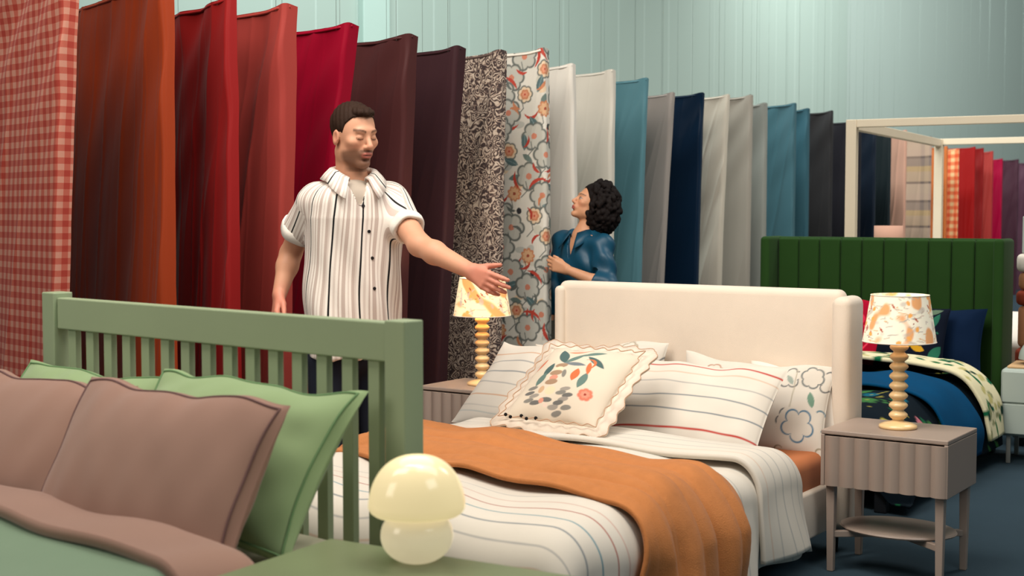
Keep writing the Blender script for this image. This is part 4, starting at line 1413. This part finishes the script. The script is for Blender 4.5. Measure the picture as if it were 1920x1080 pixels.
def head_colours(q, skin, lip, brow, female=False, beard=None):
    """q head-local points -> rgb"""
    l, f, u = q[:, 0], q[:, 1], q[:, 2]
    c = np.tile(np.array(skin[:3]), (len(q), 1))

    def put(a, col):
        nonlocal c
        a = np.clip(a, 0, 1)[:, None]
        c = c * (1 - a) + np.array(col[:3]) * a
    face = f > .03
    put(face * np.exp(-((np.abs(l) - .045) / .02) ** 2 - ((u + .035) / .022) ** 2) * .35, lin(206, 128, 104))
    put(face * np.exp(-(l / .016) ** 2 - ((u + .034) / .014) ** 2) * .30 * (f > .09), lin(196, 116, 94))
    if beard:
        chin = np.clip((-.040 - u - .25 * np.clip(.07 - f, 0, .1)) / .014, 0, 1) * np.clip((f - .004) / .02, 0, 1) * np.clip((u + .15) / .02, 0, 1)
        st = np.clip(1 - np.abs(u + .052) / .0065, 0, 1) * (np.abs(l) < .028) * (f > .075) * 1.6
        put(np.maximum(chin * .70, np.clip(st, 0, .85)), beard)
    lipm = (f > .085) * np.clip(1.25 - np.hypot(l / (.023), (u + .068) / .0115), 0, .25) * 4
    put(lipm, lip)
    put((f > .085) * (np.abs(l) < .021) * np.clip(1.4 - np.abs(u + .068) / .0016, 0, 1), lin(84, 40, 34))
    x = np.abs(l)
    by = .0215 + .006 * np.sin(np.clip((x - .012) / .04, 0, 1) * PI * .8)
    put((f > .05) * (x > .012) * (x < .052) * np.clip(1.5 - np.abs(u - by) / (.0042 if not female else .003), 0, .9), brow)
    ey = (x > .017) * (x < .046) * (f > .06)
    if female:
        put(ey * np.clip(1.4 - np.hypot((x - .031) / .0125, (u + .001) / .0062), 0, .3) * 3.3, lin(150, 136, 126))
        put(ey * np.clip(1.4 - np.hypot((x - .031) / .0058, (u - .001) / .0058), 0, .3) * 3.3, lin(40, 26, 20))
        put(ey * np.clip(1.5 - np.abs(u - .0062 + ((x - .031) / .03) ** 2 * .02) / .0016, 0, 1), lin(30, 20, 18))
    else:
        put(ey * np.clip(1.3 - np.hypot((x - .031) / .017, (u - .004) / .012), 0, 1) * .25, lin(140, 92, 72))
        put(ey * np.clip(1.5 - np.abs(u + .0085 - ((x - .031) / .03) ** 2 * .018) / .0018, 0, .85), lin(58, 36, 28))
    put((np.abs(l) > .078) * .3, lin(196, 110, 90))
    return c


def hand(vol, wrist, d, n, th, s=1.0, curl=(.25, .3, .35, .45), spread=.10, thumb=(.75, .25), k=.007):
    """d along the fingers, n out of the back of the hand, th towards the thumb side"""
    d = unit(d); th = unit(np.array(th) - d * np.dot(th, d)); n = np.cross(d, th) if np.dot(np.cross(d, th), n) > 0 else -np.cross(d, th)
    W = np.array(wrist)
    base = [.030, .010, -.010, -.029]
    ln = [.092, .096, .091, .083]
    seg = [(.044, .026, .021), (.048, .029, .022), (.044, .027, .021), (.035, .020, .019)]
    for i in range(4):
        b = W + d * .008 * s + th * base[i] * .55 * s
        kn = W + d * ln[i] * s + th * base[i] * s
        vol.cone(b, kn, .0155 * s, .0112 * s, .016 * s)
        p = kn
        a = spread * (1.5 - i)
        fd = unit(d * math.cos(a) + th * math.sin(a))
        cu = 0
        for j in range(3):
            cu += curl[i] * (1.0, 1.15, .8)[j]
            dd = fd * math.cos(cu) - n * math.sin(cu)
            q = p + dd * seg[i][j] * s
            vol.cone(p, q, (.0108, .0099, .0090)[j] * s, (.0099, .0090, .0074)[j] * s, .004)
            p = q
    t0 = W + d * .022 * s + th * .024 * s - n * .006 * s
    a, cu = thumb
    d1 = unit(d * math.cos(a) + th * math.sin(a) - n * .25)
    t1 = t0 + d1 * .042 * s
    d2 = unit(d1 + d * cu)
    t2 = t1 + d2 * .033 * s
    t3 = t2 + unit(d2 + d * cu * .7) * .026 * s
    vol.cone(W + d * .01 * s + th * .012 * s, t1, .016 * s, .0120 * s, .014 * s)
    vol.cone(t1, t2, .0112 * s, .0098 * s, .004)
    vol.cone(t2, t3, .0098 * s, .0078 * s, .003)


def smooth_fold(V, Nn, amp, seed, sx, sy, sz):
    return V + Nn * (amp * (fnoise(V[:, 0] * sx + V[:, 1] * sy, V[:, 2] * sz, seed, 9, .8, 3.0)))[:, None]


def vnormals(V, F):
    n = np.cross(V[F[:, 2]] - V[F[:, 0]], V[F[:, 3]] - V[F[:, 1]])
    out = np.zeros_like(V)
    for i in range(4): np.add.at(out, F[:, i], n)
    return out / (np.linalg.norm(out, axis=1)[:, None] + 1e-12)


# ---- the man in the striped shirt
MO = np.array([at_depth(662, 540, 5.05)[0], 5.05, 0.0])
man = empty('person', MO, 0, 'man in striped short sleeved shirt gesturing with one arm over the beds', 'person')
MAN = 1.109                     # the figure is modelled at a handy size, then sized to stand 1.88 m tall beside the bed
J = lambda px, py, Y: at_depth(px, py, Y) - MO
SOLE = EYE - EYE / MAN          # model height of the floor under his shoes
YAW = math.radians(20)
TF = np.array([math.sin(YAW), -math.cos(YAW), 0]); TL = np.array([-TF[1], TF[0], 0]); TU = np.array([0, 0, 1.0])
TR = rot3(TL, TF, TU)
T0 = np.array([0.0, 0, 0])
hF = unit((math.sin(.72) * math.cos(.16), -math.cos(.72) * math.cos(.16), -math.sin(.16)))
hL = unit(np.cross((0, 0, 1.0), hF)); hL = unit(hL + np.array([0, 0, .03])); hU = unit(np.cross(hF, hL)); hL = np.cross(hU, hF)
HR = rot3(hL, hF, hU)
hc = J(665, 253, 5.02)
shR, shL = J(588, 374, 5.06), J(730, 374, 5.10)
elR, wrR = J(545, 476, 5.20), J(524, 552, 5.12)
elL, wrL = J(786, 459, 4.86), J(884, 509, 4.66)
hdR = J(514, 600, 5.06)
hdL = J(920, 531, 4.58)
vb_ = Vol(np.array([-.36, -.62, .86]), np.array([.72, .36, 1.86]), .004)
nk0, nk1 = hc + HR @ np.array([0, -.030, -.060]), T0 + np.array([.0, .02, 1.535])
vb_.cone(nk0, nk1, .051, .062, .03)
vb_.ell(T0 + np.array([0, 0, 1.34]), (.165, .105, .20), TR, .04)
vb_.ell(T0 + np.array([0, 0, 1.10]), (.150, .105, .20), TR, .05)
vb_.ell(T0 + np.array([0, 0, .95]), (.165, .115, .12), TR, .05)
for sh in (shR, shL): vb_.cone(nk1 + np.array([0, 0, -.03]), sh + np.array([0, .0, -.005]),   .050, .050, .04)
for sh, elb, wr in ((shR, elR, wrR), (shL, elL, wrL)):
    vb_.cone(sh, elb, .050, .040, .03)
    m = elb + (wr - elb) * .3
    vb_.cone(elb, m, .039, .040, .02)
    vb_.cone(m, wr, .040, .027, .02)
hand(vb_, wrL, hdL - wrL, (.1, -.2, .9), (.35, -.15, .9), .90, (.16, .22, .28, .36), .06, (.55, .1))
hand(vb_, wrR, hdR - wrR, (-.9, -.3, 0), (.25, -.95, -.1), .95, (.3, .35, .4, .45), .05, (.45, .4))
Hm = make_head(vb_, hc, HR, .94)
V, F = vb_.mesh()
q = (V - hc) @ HR / .94
skin = lin(206, 150, 120)
c = np.tile(np.array(skin[:3]), (len(V), 1))
hm = (q[:, 2] > -.14) & (np.linalg.norm(q, axis=1) < .2)
c[hm] = head_colours(q[hm], skin, lin(176, 100, 86), lin(92, 62, 44), False, lin(84, 54, 40))
hand_red = np.array(lin(204, 124, 104)[:3])
for w, hd in ((wrL, hdL), (wrR, hdR)):
    d = unit(hd - w)
    k = np.clip(((V - w) @ d + .05) / .08, 0, 1) * (np.linalg.norm(V - w, axis=1) < .26)
    c = c * (1 - .75 * k[:, None]) + hand_red * .75 * k[:, None]
body = mesh_np('body', V, F, M['skin'], man, True, c)
# short dark hair
vh = Vol(hc - .16, hc + np.array([.16, .16, .19]), .0035)


def hair_fn(P):
    ql = (P - hc.astype(np.float32)) @ HR.astype(np.float32) / .94
    l, f, u = ql[..., 0], ql[..., 1], ql[..., 2]
    def e(c0, r):
        a = (ql - np.array(c0, np.float32)) / np.array(r, np.float32)
        k0 = np.linalg.norm(a, axis=-1)
        return (k0 - 1) * min(r)
    d = e((0, -.018, .036), (.0805, .102, .0925))
    d = np.minimum(d, e((.0, .036, .092), (.046, .052, .026)))
    hl = np.interp(f, [-.12, -.07, -.045, -.02, -.005, .012, .03, .05, .075, .12], [-.075, -.06, -.035, -.02, -.03, -.025, .045, .072, .080, .086])
    hl = hl + .010 * np.clip(np.abs(l) - .03, 0, 1) * 10 * (f > .05) * .5
    d = d + .0022 * np.sin(l * 210 + f * 90) * np.sin(f * 150 + u * 60 + l * 40)
    return np.maximum(d, (hl - u) * .8).astype(np.float32)


s, P = vh.sub(vh.lo, vh.lo + vh.h * vh.n)
vh.D[s] = hair_fn(P)
V, F = vh.mesh()
mesh_np('hair', V, F, M['hair_brown'], man)


# shirt, T-shirt
def torso_fn(P, a, b, sh_off, zlo):
    ql = (P - T0.astype(np.float32)) @ TR.astype(np.float32)
    l, f, u = ql[..., 0], ql[..., 1], ql[..., 2]
    wid = np.interp(u, [.85, 1.0, 1.25, 1.42, 1.52, 1.6], [.178, .172, .172, .178, .168, .12]) * a
    dep = np.interp(u, [.85, 1.0, 1.25, 1.42, 1.52, 1.6], [.150, .145, .138, .132, .115, .085]) * b
    n = 2.5
    r = (np.abs(l / wid) ** n + np.abs(f / dep) ** n) ** (1 / n)
    d = (r - 1) * np.minimum(wid, dep) * .9
    top = 1.592 + sh_off - .36 * np.sqrt(l * l + .0006) - .25 * np.clip(f, 0, 1)
    e = (u - top) * .9
    k = .05
    t = np.clip(.5 - .5 * (d - e) / k, 0, 1)
    d = d * (1 - t) + e * t + k * t * (1 - t)
    return np.maximum(d, zlo - u), l, f, u


vt_ = Vol(np.array([-.30, -.22, 1.20]), np.array([.30, .24, 1.66]), .005)
s, P = vt_.sub(vt_.lo, vt_.lo + vt_.h * vt_.n)
vt_.D[s] = torso_fn(P, .90, .88, -.012, 1.25)[0]
V, F = vt_.mesh()
mesh_np('tshirt', V, F, M['tshirt'], man)

vs = Vol(np.array([-.42, -.40, .88]), np.array([.42, .40, 1.68]), .005)
s, P = vs.sub(vs.lo, vs.lo + vs.h * vs.n)
d, l, f, u = torso_fn(P, 1.0, 1.0, 0, .91)
vs.D[s] = d
cuffs = []
for sh, elb, frac, r0, r1 in ((shR, elR, .62, .073, .063), (shL, elL, .66, .070, .050)):
    ax = unit(elb - sh)
    end = sh + (elb - sh) * frac
    st = sh + np.array([0, 0, -.012])
    a0, ba = st.astype(np.float32), (end + ax * .05 - st).astype(np.float32)
    LL = float(ba @ ba)
    t = np.clip(((P - a0) @ ba) / LL, 0, 1)
    dd = np.linalg.norm(P - a0 - t[..., None] * ba, axis=-1) - (r0 + (r1 - r0) * t)
    dd = np.maximum(dd, (P - end.astype(np.float32)) @ ax.astype(np.float32))
    A = vs.D[s]
    k = .045
    h_ = np.clip(.5 + .5 * (A - dd) / k, 0, 1)
    vs.D[s] = A * (1 - h_) + dd * h_ - k * h_ * (1 - h_)
    cuffs.append((end, ax, r1))
# neck hole and open placket
lx0 = .0
zv, zn = 1.468, 1.60
wv = .060 * np.clip((u - zv) / (zn - zv), 0, 1.3)
cut = np.where(f > 0.03, np.abs(l - lx0) - wv, 1.0)
hole = np.sqrt((l / .070) ** 2 + ((f - .01) / .072) ** 2) - 1
hole = np.maximum(hole * .065, 1.50 - u)
vs.D[s] = np.maximum(vs.D[s], np.minimum(-cut, np.where((u > zv) & (f > .03), 1.0, -1.0)))
vs.D[s] = np.maximum(vs.D[s], -hole)
V, F = vs.mesh()
Nn = vnormals(V, F)
ql = (V - T0) @ TR
low = np.clip((1.45 - ql[:, 2]) / .35, 0, 1)
disp = .007 * low * np.sin(ql[:, 0] * 58 + 3 * np.sin(ql[:, 2] * 5) + 6 * ql[:, 2]) + .006 * fnoise(ql[:, 0] * 2 + ql[:, 2] * .8, ql[:, 2] * .8 + ql[:, 1], 5, 8, 1.2, 4.0)
V = V + Nn * disp[:, None]
# stripe coordinate: round the body, along the sleeves
ang = np.arctan2(ql[:, 0], np.clip(ql[:, 1], -.2, .2) * 1.25)
su = ang * .165 + .012 * np.sin(ql[:, 2] * 7)
for (end, ax, r1), sh in zip(cuffs, (shR, shL)):
    p = V - sh
    along = p @ ax
    perp = p - along[:, None] * ax
    side = np.abs((V - T0) @ TL) > .165
    a1 = unit(np.cross(ax, TF)); a2 = np.cross(ax, a1)
    sa = np.arctan2(perp @ a1, perp @ a2) * .085 + .31
    m = side & (np.sign((V - T0) @ TL) == np.sign((sh - T0) @ TL)) & (along > .02) & (np.linalg.norm(perp, axis=1) < .095) & (along < .3)
    su = np.where(m, sa, su)
shirt = mesh_np('shirt', V, F, M['shirt'], man, True, None, np.stack([su, ql[:, 2]], -1))
for i, (end, ax, r1) in enumerate(cuffs):
    a1 = unit(np.cross(ax, (0, 0, 1.0) if abs(ax[2]) < .9 else (0, 1.0, 0))); a2 = np.cross(ax, a1)
    n_ = 40
    th = np.linspace(0, 2 * PI, n_, endpoint=False)
    rows = []
    for da, dr in ((-.038, .003), (-.038, .010), (-.018, .013), (.002, .011), (.006, .006), (.003, -.002), (-.012, -.008)):
        rr = r1 + dr + .0025 * np.sin(th * 5 + i)
        rows.append(end + ax * da + rr[:, None] * (np.cos(th)[:, None] * a1 + np.sin(th)[:, None] * a2))
    mesh_np('sleeve_turnup', np.concatenate(rows), grid_faces(len(rows), n_, True), M['cuff'], shirt)
# collar: stand and fall
phi = np.linspace(.42, 2 * PI - .42, 46)
fr_ = np.clip(1 - np.minimum(phi - .42, 2 * PI - .42 - phi) / .75, 0, 1)
rows = []
for lev in range(5):
    r = (.069, .073, .085, .102, .118)[lev] + (.0, .0, .004, .012, .030)[lev] * fr_
    z = 1.562 + (0, .020, .017, .0, -.020)[lev] + .030 * (1 - np.cos(phi)) * .5 - (.012, .020, .024, .040, .058)[lev] * fr_
    p = np.stack([r * np.sin(phi), .014 + r * np.cos(phi), z], -1)
    rows.append(T0 + p @ TR.T)
cv = np.concatenate(rows)
cu_ = np.tile(phi * .12, 5)
col_o = mesh_np('collar', cv, grid_faces(5, 46), M['shirt'], shirt, True, None, np.stack([cu_, cv[:, 2]], -1))
md = col_o.modifiers.new('thickness', 'SOLIDIFY'); md.thickness = .004
tree = BVHTree.FromPolygons([tuple(v) for v in V], [tuple(f_) for f_ in F])
for bx_, by_ in ((681, 386), (692, 434), (698, 484), (702, 541)):
    r_ = ray(bx_, by_)
    hit = tree.ray_cast(Vector(np.array([0, 0, EYE]) - MO), Vector(r_))
    if hit[0] is None: continue
    bm = bmesh.new()
    bmesh.ops.create_cone(bm, cap_ends=True, segments=14, radius1=.0065, radius2=.0058, depth=.004)
    qn = hit[1].to_track_quat('Z', 'Y')
    bmesh.ops.transform(bm, matrix=Matrix.Translation(hit[0] + hit[1] * .001) @ qn.to_matrix().to_4x4(), verts=bm.verts)
    bm_obj('button', bm, M['button'], shirt, smooth=False)
# trousers and shoes
vp = Vol(np.array([-.26, -.24, SOLE + .05]), np.array([.26, .24, 1.02]), .008)
vp.ell((0, 0, .93), (.172, .125, .10), TR, .03)
for sgn in (-1, 1):
    hip = TL * .085 * sgn + np.array([0, 0, .88]); kn = TL * .09 * sgn + TF * .02 + np.array([0, 0, .53]); an = TL * .09 * sgn + np.array([0, .01, SOLE + .09])
    vp.cone(hip, kn, .090, .066, .03); vp.cone(kn, an, .066, .054, .02)
V, F = vp.mesh()
mesh_np('trousers', V, F, M['trousers'], man)
for sgn in (-1, 1):
    v2 = Vol(np.array([-.30, -.36, SOLE - .01]), np.array([.30, .20, SOLE + .14]), .006)
    an = TL * .09 * sgn + np.array([0, 0, SOLE])
    v2.cone(an + np.array([0, 0, .045]) - TF * .05, an + TF * .15 + np.array([0, 0, .035]), .042, .036, .02)
    v2.cone(an + np.array([0, 0, .10]), an + np.array([0, 0, .05]), .045, .045, .02)
    V, F = v2.mesh(); V[:, 2] = np.maximum(V[:, 2], SOLE)
    mesh_np('shoe', V, F, M['shoe'], man)

man.scale = (MAN, MAN, MAN)
man.location = (MO[0] * MAN, MO[1] * MAN, -SOLE * MAN)

# ---- the woman holding the floral sheet
WY = 7.90
WO = np.array([at_depth(1094, 450, WY)[0], WY, 0.0])
wom = empty('person', WO, 0, 'woman in petrol blue shirt looking up and holding the floral sheet', 'person')
K = lambda px, py, Y: at_depth(px, py, Y) - WO
wF = unit((-.80, -.60, 0)); wL = np.array([-wF[1], wF[0], 0]); WR = rot3(wL, wF, (0, 0, 1))
fF = unit((-.86, -.22, .40))
fL = unit(np.cross((0.12, 0, 1.0), fF)); fU = unit(np.cross(fF, fL)); fL = np.cross(fU, fF)
FR = rot3(fL, fF, fU)
fc = K(1107, 381, WY)
wsL, wsR = K(1129, 462, WY - .13), K(1056, 452, WY + .13)
weL, wwL = K(1136, 536, WY - .22), K(1064, 506, WY - .20)
whL = K(1030, 494, WY - .16)
weR = K(1040, 540, WY + .10)
vw_ = Vol(np.array([-.34, -.42, .80]), np.array([.30, .36, 1.74]), .0045)
wn1 = np.array([.0, .01, 1.315])
vw_.cone(fc + FR @ np.array([0, -.032, -.05]), wn1, .046, .052, .03)
vw_.ell((0, 0, 1.16), (.140, .09, .17), WR, .04)
vw_.ell((0, 0, .93), (.150, .105, .15), WR, .05)
for sh in (wsL, wsR): vw_.cone(wn1 - np.array([0, 0, .03]), sh, .045, .050, .03)
vw_.cone(wsL, weL, .047, .038, .02); vw_.cone(weL, weL + (wwL - weL) * .3, .038, .036, .02); vw_.cone(weL + (wwL - weL) * .3, wwL, .036, .025, .02)
vw_.cone(wsR, weR, .047, .036, .02); vw_.cone(weR, weR + np.array([-.03, .02, -.2]), .036, .026, .02)
hand(vw_, weR + np.array([-.03, .02, -.2]), (0, 0, -1), (-.9, 0, 0), (0, -1, 0), .88, (.3, .3, .35, .4), .05, (.5, .3))
hand(vw_, wwL, whL - wwL, (.15, -.95, .2), (-.1, .05, 1), .92, (.42, .46, .5, .55), .04, (.35, .5))
make_head(vw_, fc, FR, .90, True)
V, F = vw_.mesh()
q = (V - fc) @ FR / .90
wskin = lin(196, 142, 108)
c = np.tile(np.array(wskin[:3]), (len(V), 1))
hm = (q[:, 2] > -.14) & (np.linalg.norm(q, axis=1) < .2)
c[hm] = head_colours(q[hm], wskin, lin(176, 88, 78), lin(48, 32, 26), True)
mesh_np('body', V, F, M['skin'], wom, True, c)
# curly bob: many small curls merged
vh = Vol(fc + np.array([-.16, -.22, -.26]), fc + np.array([.28, .22, .20]), .005)
hc0 = fc + np.array([.050, .0, -.015])
vh.ell(fc + FR @ np.array([0, -.03, .045]), (.082, .100, .088), FR, .01)
vh.ell(hc0 + np.array([.018, 0, -.012]), (.092, .104, .134), None, .01)
rg = np.random.default_rng(8)
for _ in range(900):
    v = rg.normal(size=3); v /= np.linalg.norm(v)
    p = hc0 + v * np.array([.102, .112, .142]) * rg.uniform(.93, 1.08) + np.array([.016, 0, -.012])
    lq = FR.T @ (p - fc) / .9
    if lq[1] > .030 + .35 * max(0, lq[2]) * .3 and lq[2] < .100: continue
    if lq[1] > .010 and lq[2] < .06 and abs(lq[0]) < .085: continue
    r = rg.uniform(.008, .016)
    vh.ell(p, (r, r, r * rg.uniform(.9, 1.5)), None, .004)
# clear the face
vh.ell(fc + FR @ np.array([0, .085, -.025]), (.085, .070, .098), FR, .008, 's')
V, F = vh.mesh()
mesh_np('hair', V, F, M['hair_black'], wom)
# shirt
vs = Vol(np.array([-.38, -.44, .76]), np.array([.34, .38, 1.42]), .006)
vs.ell((0, 0, 1.12), (.168, .120, .22), WR, .03)
vs.ell((0, 0, .92), (.175, .130, .17), WR, .06)
for sh in (wsL, wsR): vs.cone(wn1 - np.array([0, 0, .035]), sh - np.array([0, 0, .004]), .056, .062, .04)
vs.cone(wsL, weL + unit(weL - wsL) * .01, .066, .064, .03)
vs.cone(weL, weL + (wwL - weL) * .42, .060, .050, .03)
vs.cone(wsR, weR, .064, .054, .03); vs.cone(weR, weR + np.array([-.02, .01, -.13]), .05, .04, .03)
end = weL + (wwL - weL) * .36
ax = unit(wwL - weL)
s, P = vs.sub(vs.lo, vs.lo + vs.h * vs.n)
qq = (P - end.astype(np.float32)) @ ax.astype(np.float32)
near = np.linalg.norm(P - end.astype(np.float32), axis=-1) < .12
near &= np.linalg.norm(P - end.astype(np.float32) - qq[..., None] * ax.astype(np.float32), axis=-1) < .068
ql = P @ WR.astype(np.float32)
hole = np.sqrt((ql[..., 0] / .056) ** 2 + ((ql[..., 1] - .02) / .066) ** 2) - 1
hole = np.maximum(hole * .055, 1.275 - ql[..., 2])
vv = np.where(ql[..., 1] > .03, np.abs(ql[..., 0]) - .05 * np.clip((ql[..., 2] - 1.17) / .14, 0, 1.2), 1.0)
Dn = vs.D[s]
Dn = np.where(near, np.maximum(Dn, qq), Dn)
Dn = np.maximum(Dn, -hole)
Dn = np.maximum(Dn, np.where((ql[..., 2] > 1.17) & (ql[..., 1] > .03), -vv, -1.0))
vs.D[s] = Dn
V, F = vs.mesh()
Nn = vnormals(V, F)
V = V + Nn * (.008 * fnoise(V[:, 0] * 2.4 + V[:, 2] * 1.3, V[:, 2] * 2 + V[:, 1] * 2, 15, 9, 1.0, 3.4))[:, None]
ws = mesh_np('shirt', V, F, M['blouse'], wom)
phi = np.linspace(.5, 2 * PI - .5, 40)
fr_ = np.clip(1 - np.minimum(phi - .5, 2 * PI - .5 - phi) / .8, 0, 1)
rows = []
for lev in range(4):
    r = (.060, .064, .082, .098)[lev] + (.0, .0, .012, .034)[lev] * fr_
    z = 1.300 + (0, .026, .006, -.022)[lev] + .014 * (1 - np.cos(phi)) * .5 - (.006, .012, .030, .055)[lev] * fr_
    p = np.stack([r * np.sin(phi), .016 + r * np.cos(phi), z], -1)
    rows.append(p @ WR.T)
co_ = mesh_np('collar', np.concatenate(rows), grid_faces(4, 40), M['blouse'], ws)
md = co_.modifiers.new('thickness', 'SOLIDIFY'); md.thickness = .004
vp = Vol(np.array([-.24, -.24, .0]), np.array([.24, .24, .98]), .009)
vp.ell((0, 0, .88), (.165, .12, .11), WR, .03)
for sgn in (-1, 1):
    vp.cone(wL * .08 * sgn + np.array([0, 0, .82]), wL * .09 * sgn + np.array([0, 0, .46]), .088, .062, .03)
    vp.cone(wL * .09 * sgn + np.array([0, 0, .46]), wL * .095 * sgn + np.array([0, 0, .08]), .062, .055, .02)
V, F = vp.mesh()
mesh_np('trousers', V, F, M['trousers'], wom)
for sgn in (-1, 1):
    v2 = Vol(np.array([-.34, -.34, -.01]), np.array([.24, .20, .12]), .007)
    an = wL * .095 * sgn
    v2.cone(an + np.array([0, 0, .04]) - wF * .04, an + wF * .13 + np.array([0, 0, .03]), .036, .032, .02)
    v2.cone(an + np.array([0, 0, .09]), an + np.array([0, 0, .04]), .04, .04, .02)
    V, F = v2.mesh(); V[:, 2] = np.maximum(V[:, 2], 0.0)
    mesh_np('shoe', V, F, M['shoe'], wom)
